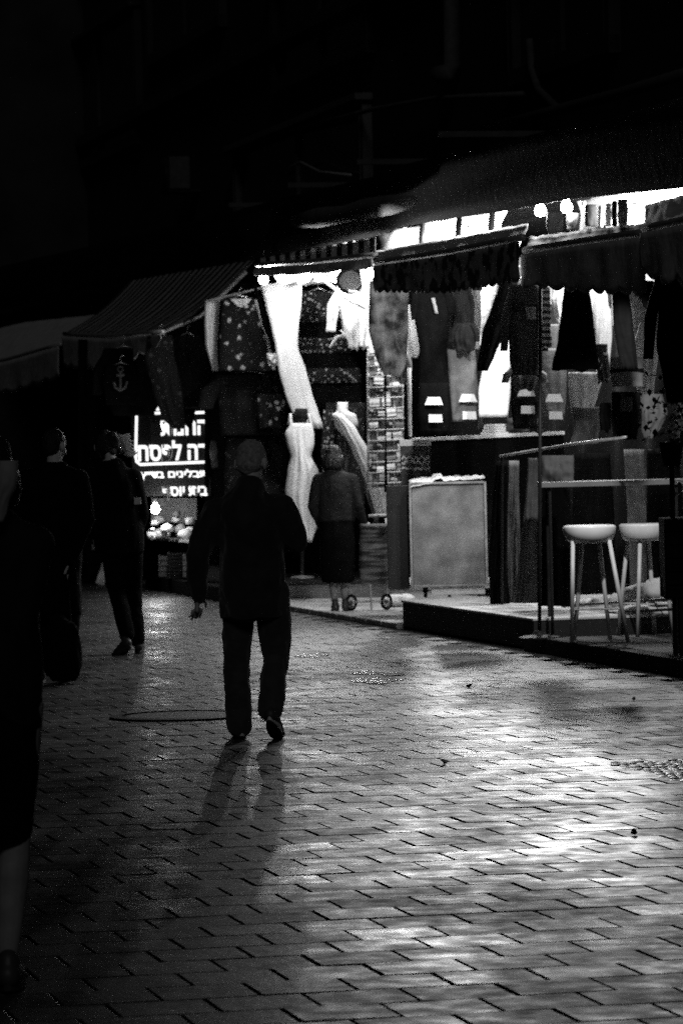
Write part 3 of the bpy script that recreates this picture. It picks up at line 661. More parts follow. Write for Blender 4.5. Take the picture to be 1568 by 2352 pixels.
for nm, lab, cat, rows, m, o_, f_ in (
  ('shirt', 'white shirt hem showing between the zipped black dress and the cardigan', 'shirt', [(645, 1020, 1046), (690, 1022, 1044), (720, 1026, 1040)], WHITE, 1.5, 2),
  ('blouse', 'crumpled dark blouse bunched above the grey folded trousers', 'blouse', [(742, 1044, 1088), (775, 1040, 1092), (806, 1046, 1090)], DARK, .65, 4),
  ('scarf', 'thin pale scarf hanging just left of the denim jacket', 'scarf', [(645, 1158, 1168), (700, 1160, 1170), (760, 1160, 1172)], OFFW, 1.0, 1),
  ('bag', 'round dark bag hanging at the top beside the blazing white towel', 'bag', [(632, 1086, 1108), (650, 1080, 1110), (668, 1086, 1106)], DARK, .9, 1),
  ('sweater', 'dark mottled sweater hanging below the denim jacket', 'sweater', [(842, 1172, 1236), (870, 1174, 1234), (896, 1180, 1226)], CAMO, .45, 3),
  ('vest', 'charcoal vest half hidden left of the narrow knitted scarf', 'vest', [(650, 1204, 1240), (720, 1200, 1242), (780, 1206, 1240)], CHAR, .4, 2),
  ('shirt', 'dim grey shirt hanging behind the narrow knitted scarf', 'shirt', [(745, 1262, 1286), (800, 1260, 1284), (850, 1262, 1282)], GREY, 1.1, 2),
  ('towel', 'small blazing towel wedged between the pale shirt and black leggings', 'towel', [(650, 1396, 1408), (680, 1394, 1408), (706, 1396, 1406)], WHITE, 1.0, 1),
  ('shirt', 'beaded pale shirt hem below the pale shirt', 'shirt', [(790, 1366, 1394), (840, 1370, 1398), (880, 1372, 1396)], FLORAL2, 1.0, 2),
  ('dress', 'narrow white dress showing between the leggings and the grey dress', 'dress', [(655, 1444, 1462), (760, 1452, 1474), (850, 1460, 1480)], OFFW, 1.4, 2),
  ('jacket', 'short black jacket hanging over the top of the grey dress', 'jacket', [(645, 1474, 1500), (680, 1470, 1496), (706, 1476, 1488)], BLACK, .4, 2),
  ('cloth', 'pale rumpled cloth trailing at the foot of the grey dress', 'cloth', [(905, 1472, 1520), (950, 1462, 1532), (985, 1470, 1516), (1006, 1478, 1500)], GREY, .9, 4),
  ('curtain', 'grey curtain between the folded trousers under the pole', 'curtain', [(930, 1098, 1110), (985, 1098, 1108)], GREY, 1.0, 1),
  ('cloth', 'dark cloth heaped on the shelf beside the white folded pile', 'cloth', [(960, 1165, 1240), (992, 1160, 1250)], CHAR, 1.0, 4),
  ('handbag', 'black handbag hanging low beside the striped towel', 'handbag', [(925, 1378, 1402), (960, 1374, 1404), (990, 1378, 1400)], BLACK, .5, 1)):
    hang(nm, lab, cat, rows, m, o=o_, group=GD, folds=f_, sleeves=.7 if nm in ('jacket', 'sweater', 'blouse') else 0, amp=.025, hook=False, hem=8)
for nm, lab, cat, rows, m, d_, f_ in (
  ('cloth', 'bunched white cloth added as lamp glare under the narrow awning left of the mirror', 'cloth', [(618, 640, 700), (632, 628, 712), (652, 640, 704)], WHITE, 42.7, 3),  # this and the next: white cloth added to stand for lamp glare
  ('cloth', 'bunched white cloth added as lamp glare under the awning right of the second bulb', 'cloth', [(614, 722, 780), (630, 716, 786), (648, 724, 776)], WHITE, 42.5, 4),
  ('cloth', 'white cloth trailing from the narrow awning to the rack top', 'cloth', [(606, 826, 860), (680, 834, 858), (760, 842, 862), (800, 838, 868)], WHITE, 42.0, 2),
  ('towel', 'small white towel corner beside the long white dress', 'towel', [(812, 612, 636), (826, 614, 640), (840, 618, 640)], WHITE, 43.2, 1),
  ('blouse', 'dark blouse with two pale spots left of the long white dress', 'blouse', [(905, 590, 650), (940, 592, 655), (985, 596, 650)], FLORAL, 44.0, 3),
  ('skirt', 'dark speckled skirt right of the dress mannequin', 'skirt', [(940, 742, 770), (1020, 738, 766), (1110, 740, 764)], FLORAL2, 43.0, 3),
  ('bag', 'pale bag hanging right beside the lit sign', 'bag', [(1012, 484, 496), (1040, 482, 500), (1074, 486, 500)], GREY, 45.0, 1)):
    hang(nm, lab, cat, rows, m, d=d_, group=GD, folds=f_, amp=.03, hook=False, hem=8)
# -- right stall, trouser row with white tags
TAGM = emit('white card tag', 0.0); TAGM.node_tree.nodes['Principled BSDF'].inputs['Base Color'].default_value = (.85, .85, .85, 1)
def jeans(label, u0, u1, v0, v1, m, tu, tv, o=0.7, skew=0):
    rows = [(v0, u0-skew*0.6, u1-skew*0.6), ((v0+v1)/2, u0-2, u1), (v1, u0+4, u1-4)]
    t = hang('folded_trousers', label, 'trousers', rows, m, o=o, group='trousers with white waist tags', folds=2, amp=.012, hook=False)
    d = dW((u0+u1)/2, o) - 0.09
    def tg(a, b_, c, d_, w1, w2):
        return lambda b: [b.faces.new([b.verts.new(P(x, y, d+q)) for x, y in ((a-w1, b_), (a+w1, b_), (c+w2, d_), (c-w2, d_))]) for q in (0, .004)]
    single('paper_tag', tg(tu, tv, tu, tv+18, 14, 21), TAGM, parent=t)
    single('price_tag', tg(tu+3, tv+40, tu+4, tv+58, 15, 16), TAGM, parent=t)
jeans('black folded trousers with white tag below the short sleeved black dress', 962, 1030, 880, 992, BLACK, 996, 912, o=.3)
jeans('grey folded trousers with dim tag left of the white trousers', 1034, 1098, 802, 968, GREY, 1074, 905, skew=14)
jeans('black folded trousers with white tag right of the white trousers', 1174, 1236, 860, 985, DARK, 1208, 892)
jeans('mid grey folded trousers with tag right of the pole', 1240, 1300, 800, 955, GREY, 1272, 905, o=.9)
hang('satin_cloth', 'draped pale satin cloth below the large black skirt', 'cloth', [(855, 1304, 1390), (900, 1306, 1374), (940, 1310, 1362), (975, 1330, 1352)], OFFW, o=0.9, group=GD, folds=3, amp=.035, hook=False)
hang('striped_towel', 'folded grey towel with dark stripe near the right edge', 'towel', [(820, 1400, 1474), (850, 1400, 1476), (888, 1404, 1476)], MID, o=0.7, group=GD, folds=1, amp=.005, hook=False,
     parts=[('dark_band', [(846, 1399, 1477), (856, 1399, 1477)], DARK, -.01, dict(T=.065, nr=4, amp=.005, folds=1))])
hang('dark_bag', 'dark bag with pale centre hanging under the grey towel', 'bag', [(900, 1404, 1470), (960, 1402, 1468), (1010, 1408, 1462)], DARK, o=0.6, group=GD, folds=1, hook=False,
     parts=[('front_panel', [(912, 1424, 1452), (945, 1424, 1450)], GREY, -.06, dict(T=.02, nr=6, nc=7, amp=0))])
hang('grey_drape', 'grey draped cloth behind the small stand on the shelf', 'cloth', [(935, 1312, 1380), (980, 1320, 1376), (1020, 1308, 1372)], GREY, o=0.8, group=GD, folds=2, amp=.03, hook=False)
for i, (u0, u1, v0, v1, m, lab) in enumerate(((1332, 1344, 462, 482, WHITE, 'small white cloth high in the gap right of the two bulbs'), (1372, 1384, 472, 522, WHITE, 'first white strip of cloth high in the gap at right'), (1390, 1404, 468, 520, WHITE, 'second white strip of cloth high in the gap at right'),
      (1404, 1416, 462, 520, BLACK, 'black strip of cloth high in the gap at right'), (1418, 1440, 458, 518, GREY, 'grey cloth high in the gap beside the black strip'), (1255, 1292, 488, 535, DARK, 'dark bag hanging below the two bulbs'), (1300, 1330, 490, 530, DARK, 'dark cloth hanging right below the two bulbs'), (1342, 1370, 470, 520, CHAR, 'charcoal cloth high in the gap left of the white strips'))):
    hang('cloth', lab, 'cloth', [(v0, u0, u1), ((v0+v1)/2, u0-1, u1+1), (v1, u0+1, u1)], m, o=1.1, group='cloths in the gap over the awnings', folds=2, amp=.01, hook=False, nr=8, nc=9)
# dark partitions that close the stalls behind the clothes
for lab, (u0, v0, u1, v1), d in (('dark cloth partition closing the back of the middle stall', (470, 650, 880, 1345), 47.0), ('dark cloth partition behind the spice stall sign', (180, 780, 500, 1330), 49.5)):
    def part(b, q=(u0, v0, u1, v1), d=d):
        rows = []
        for i in range(8):
            rows.append([P(lerp(q[0], q[2], j/40), lerp(q[1], q[3], i/7), d) + Vector((0, 0.06*math.sin(j*1.3+noise.noise((j*.3, i*.4, d))*3), 0)) for j in range(41)])
        sheet(b, rows, 0.01)
    tag(single('cloth_partition', part, BLACK), lab, 'curtain')
def part(b):
    rows = []
    for i in range(8): rows.append([Wp(lerp(880, 1640, j/60), lerp(700, 1340, i/7), 2.2) + MM*0.05*math.sin(j*1.1+i*.2) for j in range(61)])
    sheet(b, rows, 0.01)
tag(single('cloth_partition', part, BLACK), 'dark cloth partition behind the hanging clothes of the right stall', 'curtain')

# ------------------------------------------------------------------ mannequins and the two leaning white dresses
t = hang('dress_mannequin', 'mannequin in a long white sleeveless dress on a black stand', 'mannequin',
     [(972, 668, 716), (995, 655, 722), (1020, 660, 722), (1048, 668, 714), (1080, 660, 730), (1130, 655, 741), (1165, 660, 737), (1205, 678, 728), (1245, 702, 716)], WHITE, d=41.9, hook=False, T=.12, folds=5, amp=.02, nr=34, nc=19,
     parts=[('strap', [(950, 664, 670), (976, 660, 672)], WHITE, 0, dict(T=.02, nr=5, nc=5)), ('strap', [(950, 706, 712), (976, 708, 718)], WHITE, 0, dict(T=.02, nr=5, nc=5)),
            ('dark_head', [(938, 678, 706), (955, 672, 708), (975, 680, 702)], DARK, .03, dict(T=.08, nr=8, nc=9, amp=0))])
c = P(694, 1328, 41.9)
single('stand_pole', lambda b: tube(b, [P(694, 1328, 41.95), P(694, 1150, 41.95)], 0.018, 10), DKMETAL, parent=t, smooth=True)
single('stand_base', lambda b: lathe(b, c, [(0.13, 0), (0.13, 0.012), (0.03, 0.03)], 20), CHROME, parent=t)
t = hang('torso_mannequin', 'headless white torso mannequin left of the wire rack', 'mannequin', [(924, 775, 798), (944, 772, 798), (952, 764, 818), (975, 768, 822), (1000, 786, 812)], WHITE, d=41.6, hook=False, T=.11, folds=1, amp=.004)
single('stand_pole', lambda b: tube(b, [P(795, 1330, 41.65), P(795, 980, 41.65)], 0.018, 10), DKMETAL, parent=t, smooth=True)
hang('leaning_dress', 'white dress streaming down rightward from the torso mannequin', 'dress', [(950, 762, 786), (985, 782, 818), (1035, 808, 846), (1080, 828, 866), (1120, 845, 888), (1183, 862, 889)], WHITE, d=41.2, hook=False, group=GD, T=.07, folds=2)
hang('pale_shirt_tail', 'pale cloth tail hanging above the trolley handle', 'cloth', [(1050, 818, 838), (1120, 838, 862), (1200, 858, 870)], GREY, d=41.4, hook=False, group=GD, T=.03, folds=1)
def sh(b):  # pale sheets added behind the lamps to brighten the gaps above the awnings
    rows = [[Wp(u, lerp(v0, v1, i/6), 1.75)+MM*.04*math.sin(j*.9+i*.5) for j, (u, v0, v1) in enumerate([(lerp(868, 1158, j/30), lerp(538, 476, j/30), lerp(585, 530, j/30)+8*math.sin(j*.8)) for j in range(31)])] for i in range(7)]
    sheet(b, rows, .008)
def shb(b):
    rows = [[Wp(u, lerp(v0, v1, i/6), 1.9)+MM*.04*math.sin(j*.9+i*.5) for j, (u, v0, v1) in enumerate([(lerp(1325, 1600, j/30), lerp(462, 412, j/30), lerp(528, 505, j/30)+8*math.sin(j*.8)) for j in range(31)])] for i in range(7)]
    sheet(b, rows, .008)
tag(single('reflector_sheet', shb, OFFW), 'pale sheet added to brighten the upper right gap behind the cloth strips', 'sheet')
tag(single('reflector_sheet', sh, WHITE), 'white sheet added to brighten the gap above the lettered awning', 'sheet')
def sh2(b):  # white strips added to stand for the glare streaks of the lamps
    for k in range(9):
        a = random.uniform(0, 6.28); p = P(random.uniform(785, 858), random.uniform(650, 800), 42.9)
        tube(b, [p, p+Vector((.1*math.cos(a), -.03, .1*math.sin(a))), p+Vector((.22*math.cos(a+.5), -.02, .22*math.sin(a+.5)))], (.03, .022, .012), 8)
tag(single('glare_strips', sh2, WHITE, smooth=True), 'tangled white strips added as lamp glare left of the wire rack', 'cloth')
# mirror under the awning
t = thing('mirror', 'small round dark framed mirror up under the narrow striped awning', 'mirror', P(805, 645, 42.2))
cc = P(805, 645, 42.2)
single('frame', lambda b: tube(b, [cc+Vector((0.14*math.cos(a*.314), 0, 0.13*math.sin(a*.314))) for a in range(21)], 0.02, 8, cap=False), BLACK, parent=t, smooth=True)
single('glass', lambda b: disc(b, cc+Vector((0, .01, 0)), (0, 1, 0), 0.13, 0.008), GLASS, parent=t)
# crossing wires and poles under the awning
for lab, ps, dd in (('white cord crossing from the bulb to the wire rack', [(740, 640), (770, 665), (800, 690), (850, 715)], 42.3),
                ('white cord looped beside the round mirror', [(800, 668), (825, 672), (840, 655), (848, 630)], 42.1),
                ('pale pole lying across under the narrow striped awning', [(700, 655), (760, 625), (850, 612)], 42.8)):
    tag(single('cord', lambda b: tube(b, [P(u, v, dd) for u, v in ps], 0.016, 8), WHITE, smooth=True), lab, 'cord')

# ------------------------------------------------------------------ wire rack, frame, counter
t = thing('wire_rack', 'tall wire rack full of small packets right of the torso mannequin', 'rack', P(890, 1125, 39.5))
D = 39.5
def wires(b):
    for u in (848, 866, 884, 905, 925): tube(b, [P(u, 1120, D), P(u, 806, D)], 0.006, 6)
single('upright', lambda b: (tube(b, [P(845, 1125, D), P(845, 800, D)], 0.012, 8), tube(b, [P(932, 1125, D), P(932, 800, D)], 0.012, 8)), OFFW, parent=t, smooth=True)
single('back_panel', lambda b: bx(b, P(890, 965, D+.06), (.36, .012, 1.36), None), GREY, parent=t)
single('grid_wires', wires, OFFW, parent=t, smooth=True)
for k in range(13):
    v = 815+k*24.5
    single('shelf_wire', lambda b: (tube(b, [P(846, v+2, D-.12), P(932, v-2, D-.12)], 0.007, 6), tube(b, [P(846, v+2, D-.12), P(846, v, D)], .006, 6), tube(b, [P(932, v-2, D-.12), P(932, v-4, D)], .006, 6), tube(b, [P(846, v+3, D-.02), P(932, v-1, D-.02)], 0.006, 6)), OFFW, parent=t, smooth=True)
ORD = 'first second third fourth fifth sixth seventh eighth ninth tenth eleventh twelfth thirteenth fourteenth fifteenth sixteenth seventeenth eighteenth nineteenth twentieth'.split()
pm = [WHITE, WHITE, MID, OFFW, OFFW, GREY, FLORAL2]
for k in range(13):
    u = 848
    nq = 0
    while u < 915:
        w = random.uniform(6, 24); h = random.uniform(6, 20)
        if random.random() < 0.68:
            v = 813+k*24.5+random.uniform(-5, 1)
            c = P(u+w/2, v-h/2, D-.07)
            rr = Matrix.Rotation(random.uniform(-.15, .15), 3, 'Y') @ Matrix.Rotation(random.uniform(-.3, .1), 3, 'X')
            nq += 1; mk = random.choice(pm)
            tag(single('packet', lambda b: bx(b, c, (w*D/FP, random.uniform(.015, .05), h*D/FP), rr), mk), '%s packet on the wire rack, %s row from the top, %s from the left' % ({WHITE: 'white', GREY: 'grey', MID: 'mid grey', OFFW: 'pale', CHAR: 'dark', FLORAL2: 'speckled'}[mk], ORD[k], ORD[nq-1]), 'packet', 'packets on the wire rack')
        u += w+random.uniform(1, 5)
t = thing('garment_stand', 'thin black frame stand in front of the wire rack', 'stand', P(885, 1125, 38.2))
single('frame', lambda b: tube(b, [P(886, 1130, 38.2), P(884, 815, 38.2), P(930, 810, 38.4), P(933, 1130, 38.4)], 0.018, 8), BLACK, parent=t, smooth=True)
hang('plush_bundle', 'dark mottled bundle hanging at the top of the black frame stand', 'bundle', [(812, 900, 940), (840, 894, 946), (865, 906, 942), (882, 918, 932)], CAMO, d=38.0, hook=False, group=GD, T=.1)
sp = P(940, 1003, 37.9)
single('display_pole', lambda b: tube(b, [P(941, 1003, 37.9), P(939, 845, 37.9)], 0.02, 10), OFFW, 'pale short pole standing at the left end of the white shelf', 'pole', smooth=True)
# long counter with white edge
t = thing('display_shelf', 'long shelf with bright white edge under the trousers', 'shelf', P(1115, 1005, 37.6))
SHW = mat('white shelf edge', 0.85, 0.4)
pA, pB = P(944, 1006, 37.4), P(1296, 990, 37.4)
def board(b, pa, pb, dep, th, y0=0):
    q = (pb-pa); L = q.length; rot = Matrix.Rotation(math.atan2(q.z, math.hypot(q.x, q.y))*-1, 3, 'Y')
    bx(b, (pa+pb)/2 + Vector((0, dep/2+y0, -th/2)), (L, dep, th), rot, 0.003)
single('board', lambda b: board(b, pA, pB, 0.6, 0.034), SHW, parent=t)
single('skirt_cloth', lambda b: board(b, pA-Vector((-.12, 0, .04)), pB-Vector((0, 0, .04)), 0.5, 0.92, 0.04), BLACK, parent=t)
for u, v, lab in ((1140, 985, 'pile of folded white cloth on the white shelf below the white trousers'),):
    bm = bmesh.new()
    for k in range(4): bx(bm, P(u, v+10-k*6, 37.45)+Vector((random.uniform(-.02, .02), .1, 0)), (0.26-.02*k, .2, .024), Matrix.Rotation(random.uniform(-.2, .2), 3, 'Z'), .01)
    tag(flush(bm, 'folded_cloth', WHITE), lab, 'cloth')
single('jar', lambda b: lathe(b, P(985, 1001, 37.4)+Vector((0, .1, 0)), [(0.02, 0), (0.022, 0.05), (0.012, 0.07), (0.028, .075), (.028, .1)], 14), OFFW, 'small pale knob of a jar on the white shelf', 'jar', smooth=True)
# hanging box with printed band (left of the cabinet)
t = thing('paper_bag', 'grey carrier bag with white top and scribbled white band', 'bag', P(955, 1120, 37.0))
BG = mat('grey paper', 0.06, 0.7)
c = P(954, 1066, 37.0)
single('bag_body', lambda b: bx(b, c, (0.285, 0.14, 0.44), None, 0.01), BG, parent=t)
single('bag_top', lambda b: bx(b, P(953, 1017, 37.0)+Vector((0, -.003, 0)), (0.30, 0.15, 0.06), None, 0.006), WHITE, parent=t)
def scrib(b):
    for y0, a in ((1052, 4), (1062, 5), (1076, 3)):
        tube(b, [P(922+k*4.2, y0+a*math.sin(k*1.9+y0)+random.uniform(-2, 2), 36.925) for k in range(16)], 0.010, 5)
single('printed_band', scrib, WHITE, parent=t)
# rolling cabinet
t = thing('rolling_cabinet', 'light grey cabinet panel on casters standing on the platform', 'cabinet', P(1030, 1370, 36.2))
CABM = mat('scuffed pale panel', 0.19, 0.4, var=0.45, scale=4.5, bump=.3, bscale=5)
dc = 36.2; c1, c2 = P(946, 1358, dc), P(1118, 1350, dc); z0 = 0.245+0.10; z1 = P(1030, 1108, dc).z
cx = (c1.x+c2.x)/2; cw = c2.x-c1.x
single('body', lambda b: bx(b, (cx, dc+.28, (z0+z1)/2), (cw-.01, .5, z1-z0), None, .01), CABM, parent=t)
single('front_panel', lambda b: bx(b, (cx, dc+.015, (z0+z1)/2), (cw-.03, .02, z1-z0-.04), None, .006), CABM, parent=t)
def fr(b):
    for x in (cx-cw/2, cx+cw/2): bx(b, (x, dc, (z0+z1)/2), (.022, .03, z1-z0), None, .004)
    for z in (z0+.01, z1-.004): bx(b, (cx, dc, z), (cw-.024, .03, .022), None, .004)
single('edge_frame', fr, MID, parent=t)
single('side_door', lambda b: bx(b, (cx-cw/2-.12, dc+.14, (z0+z1)/2-.02), (.20, .03, z1-z0), Matrix.Rotation(R(8), 3, 'Z'), .004), WOOD, parent=t)
single('crumpled_cover', lambda b: sheet(b, [[Vector((lerp(cx-cw/2, cx+cw/2, j/24), dc-.02+i*.07, z1+.012+.03*abs(noise.noise((j*.35, i*.6, 3)))+.03*math.sin(min(1, j/9)*1.57)+(.03 if 8 <= j <= 10 else 0)-(0.05 if i == 0 else 0)*(1.2-j/24))) for j in range(25)] for i in range(8)], .004), WHITE, parent=t)
single('skirting', lambda b: bx(b, (cx+.08, dc+.012, .245+.06), (cw-.2, .02, .072), None, .003), OFFW, parent=t)
for x in (cx-cw*.32, cx+.0, cx+cw*.4):
    w = single('caster', lambda b: disc(b, (x, dc+.08, .245+.04), (1, 0, 0), .04, .03), BLACK, parent=t)
    single('caster_fork', lambda b: bx(b, (x, dc+.08, .245+.075), (.05, .05, .05), None, .004), DKMETAL, parent=w)
# bags on the ground behind the cabinet
random.seed(21)
def blob(b, c, s, seed, lv=3, amp=.25):
    r = bmesh.ops.create_icosphere(b, subdivisions=lv, radius=1.0)
    for v in r['verts']:
        n_ = v.co.normalized(); k = 1+amp*noise.noise(n_*1.7+Vector((seed, 0, 0)))+amp*.4*noise.noise(n_*5+Vector((0, seed, 0)))
        q = n_*k; z = max(q.z, -.75)
        v.co = Vector(c)+Vector((q.x*s[0], q.y*s[1], (z+.75)*s[2]))
for i, (u, v, w) in enumerate(((905, 1366, .11), (928, 1370, .12), (952, 1366, .1), (985, 1366, .14), (1060, 1364, .15), (1098, 1362, .14))):
    c = P(u, v, 38.4 if u > 930 else 39.6); c.z = 0.245 if u > 930 else 0.035
    tag(single('plastic_bag', lambda b: blob(b, c, (w, .12, .07), i*3.1), WHITE, smooth=True), ['crumpled white bag on the ground beside the trolley wheel', 'second crumpled white bag right of the trolley wheel', 'small white bag at the left foot of the cabinet', 'white bag under the left half of the cabinet', 'white bag seen under the middle of the cabinet', 'white bag under the right corner of the cabinet'][i], 'bag')

# ------------------------------------------------------------------ garment rack at the right, pole, bar table, stools
rail('thin shiny rail sloping up behind the bar table', [(1148, 1048), (1300, 1022), (1436, 1004)], 0.5, r=0.012)
t = thing('rack_upright', 'upright carrying the sloping rail above the bar table', 'post', Wp(1152, 1395, .45))
single('post', lambda b: tube(b, [Wp(1152, 1402, .5), Wp(1152, 1046, .5)], .014, 8), DKMETAL, parent=t)
VELV = stripes('dark pleated cloth', 0.015, 0.05, 14.0, axis=0, coord='Object')
PLE = mat('pleated grey', .12, .8, bump=.4, bscale=12)
LG = 'long garments on the sloping rail'
for lab, rows, m, o in (('long black pleated dress at the left end of the sloping rail', [(1058, 1140, 1168), (1150, 1130, 1166), (1300, 1122, 1164), (1402, 1124, 1170)], BLACK, .55),
      ('long dark dress second on the sloping rail', [(1058, 1166, 1190), (1200, 1160, 1192), (1396, 1162, 1196)], PLE, .75),
      ('flared charcoal skirt ahead of the pole on the sloping rail', [(1052, 1212, 1236), (1140, 1206, 1238), (1280, 1192, 1240), (1385, 1178, 1242)], PLE, .4),
      ('wide black dress right of the pole on the sloping rail', [(1050, 1242, 1300), (1200, 1240, 1312), (1392, 1238, 1318)], BLACK, .6),
      ('square charcoal cloth folded over the sloping rail', [(1046, 1240, 1316), (1108, 1244, 1318)], PLE, .3),
      ('black coat on the sloping rail behind the first bar stool', [(1040, 1318, 1400), (1200, 1312, 1410), (1360, 1308, 1412)], BLACK, 1.5),
      ('charcoal trousers on the sloping rail behind the second bar stool', [(1032, 1432, 1478), (1150, 1440, 1486), (1345, 1446, 1500)], PLE, 1.6),
      ('black coat at the right end of the sloping rail', [(1030, 1484, 1560), (1200, 1484, 1570), (1345, 1484, 1580)], BLACK, 1.7)):
    hang('long_garment', lab, 'garment', rows, m, o=o, group=LG, folds=6, amp=.05, hook=False)
# bags on the low shelf behind the stools
t = thing('low_shelf', 'low shelf holding pale packed goods behind the bar stools', 'shelf', Wp(1400, 1425, .9))
for v in (1388, 1412): single('rail', lambda b, v=v: tube(b, [Wp(1290, v+4, .8), Wp(1560, v-14, .8)], .012, 8), DKMETAL, parent=t)
for i, (u, v, w, h) in enumerate(((1310, 1385, .09, .07), (1345, 1388, .12, .07), (1385, 1384, .13, .08), (1425, 1380, .12, .08), (1470, 1372, .14, .12), (1518, 1368, .16, .14), (1330, 1410, .12, .05), (1395, 1410, .15, .06), (1460, 1404, .16, .07), (1515, 1402, .14, .07))):
    c = Wp(u, v+8, .95)
    tag(single('goods_bundle', lambda b: blob(b, c-Vector((0, 0, .02)), (w, .15, h*.8), i*2.3+1), OFFW, smooth=True), ('%s pale bundle from the left on the %s rail of the low shelf' % (ORD[i if i < 6 else i-6], 'upper' if i < 6 else 'lower')), 'bundle', 'bundles on the low shelf')
d0 = G(1238, 1466, .105)
t = thing('parasol_pole', 'thin dark pole on a round foot left of the bar table', 'pole', d0)
single('pole', lambda b: tube(b, [d0, P(1240, 640, d0.y)], 0.015, 10), DKMETAL, parent=t, smooth=True)
single('foot', lambda b: lathe(b, d0, [(0.17, 0), (0.17, .012), (.06, .03), (.035, .06)], 20), DKMETAL, parent=t, smooth=False)
TABM = mat('table top', 0.16, 0.5, scale=3)
dT = G(1300, 1470, .105).y + .55
t = thing('bar_table', 'high bar table with thin pale top over the stools', 'table', P(1420, 1480, dT+.1))
qa, qb = P(1240, 1108, dT), P(1640, 1098, dT)
single('table_top', lambda b: board(b, qa, qb, .55, .042), TABM, parent=t)
for u in (1262, 1552):
    for dy in (.06, .5):
        top = P(u, 1112, dT); bot = Vector((top.x, top.y, .105))
        single('leg', lambda b: tube(b, [bot+Vector((0, dy, 0)), Vector((top.x, top.y+dy, qa.z-.03))], .013, 8), DKMETAL, parent=t)
STW = mat('stool plastic', 0.8, 0.35, var=.05); STL = mat('stool leg', .6, .4, var=.1)
def stool(label, u, vf, vs, w, legs):
    c = G(u, vf, .105); c.y += .12; d = c.y; zt = P(u, vs, d).z; r = w/2*d/FP; px = d/FP
    t = thing('bar_stool', label, 'stool', (c.x, c.y, .105), group='white round bar stools at the bar table')
    h = .135
    single('seat', lambda b: lathe(b, (c.x, c.y, zt), [(r*.5, -h), (r*.74, -h*.97), (r*.88, -h*.8), (r*.97, -h*.45), (r, -h*.12), (r*.985, -.004), (r*.9, .004), (r*.5, .0), (0.01, -.006)], 36), STW, parent=t, smooth=True)
    ring_ = []
    for a, b_, y0, y1 in legs:
        single('leg', lambda b: tube(b, [(c.x+b_*px, c.y+y1, .105), (c.x+a*px, c.y+y0, zt-h*.85)], .0165, 10), STL, parent=t, smooth=True)
        ring_.append((lerp(c.x+b_*px, c.x+a*px, .35), lerp(c.y+y1, c.y+y0, .35), .36))
    single('foot_ring', lambda b: tube(b, ring_+[ring_[0]], .006, 6), STL, parent=t)
stool('white bar stool nearer the pole, splayed tube legs', 1360, 1475, 1207, 122, [(-40, -48, -.1, -.16), (43, 80, -.1, -.16), (24, 46, .1, .18), (-14, -36, .12, .2)])
stool('white bar stool at the right, partly hidden by the dark planter', 1484, 1462, 1203, 112, [(-10, -22, -.1, -.16), (38, 62, -.08, -.12), (14, 26, .1, .2), (-34, -60, .1, .18)])

c0_ = Wp(1540, 990, .1)
t = thing('potted_plant', 'small leafy plant catching light at the right edge above the bar table', 'plant', c0_)
def pl(b):
    for i in range(220):
        q = Vector((random.gauss(0, .13), random.gauss(0, .08), random.gauss(.1, .13))); L = random.uniform(.03, .06); c = c0_+q
        rot = Matrix.Rotation(random.uniform(0, 6.28), 3, 'Z') @ Matrix.Rotation(random.uniform(-1.2, 1.2), 3, 'X')
        b.faces.new([b.verts.new(c+rot @ Vector(p)) for p in ((0, 0, 0), (L*.4, L*.5, .004), (0, L*1.2, 0), (-L*.4, L*.5, .004))])
single('foliage', pl, GREY, parent=t, kind='stuff')
single('pot', lambda b: lathe(b, c0_-Vector((0, 0, .25)), [(.06, 0), (.09, .16), (.095, .17)], 16), DARK, parent=t)
single('pot_stand', lambda b: tube(b, [Vector((c0_.x, c0_.y, .105)), c0_-Vector((0, 0, .25))], .02, 8), DKMETAL, parent=t)

# planter with leaves at the right edge
cp = G(1575, 1540, .0); d = cp.y
t = thing('planter', 'dark planter on legs with a leafy bush at the right edge', 'planter', (cp.x, cp.y, 0))
zb, zt_ = P(1560, 1375, d).z, P(1560, 1190, d).z
x0 = P(1526, 1300, d).x
single('box', lambda b: bx(b, (x0+.45, d+.25, (zb+zt_)/2), (.9, .5, zt_-zb), None, .008), BLACK, parent=t)
for k in range(6): single('slat', lambda b: bx(b, (x0+.45, d-.01, lerp(zb, zt_, (k+.5)/6)), (.88, .018, (zt_-zb)/6-.012), None, .003), DARK, parent=t)
for x in (x0+.12, x0+.85):
    for dy in (.03, .46): single('leg', lambda b: bx(b, (x, d+dy, zb/2), (.05, .05, zb), None, .003), DKMETAL, parent=t)
single('stem', lambda b: [tube(b, [(x0+.35+i*.05, d+.25, zt_), (x0+.3+random.uniform(-.1, .3), d+.25+random.uniform(-.1, .1), zt_+.5), (x0+.2+random.uniform(-.1, .5), d+.2, zt_+.95)], (.012, .008, .004), 6) for i in range(6)], WOOD, parent=t)
def leaves(b):
    for i in range(700):
        h = random.random(); rad = .42*math.sin(math.pi*(.15+.8*h)); a = random.uniform(0, 6.28); q = rad*math.sqrt(random.random())
        c = Vector((x0+.42+q*math.cos(a), d+.25+q*.6*math.sin(a), zt_+h*1.05)); L = random.uniform(.035, .08)
        rot = Matrix.Rotation(random.uniform(0, 6.28), 3, 'Z') @ Matrix.Rotation(random.uniform(-1, 1), 3, 'X')
        b.faces.new([b.verts.new(c+rot @ Vector(p)) for p in ((0, 0, 0), (L*.35, L*.5, .006), (0, L*1.2, 0), (-L*.35, L*.5, .006))])
single('foliage', leaves, LEAF, parent=t, kind='stuff')

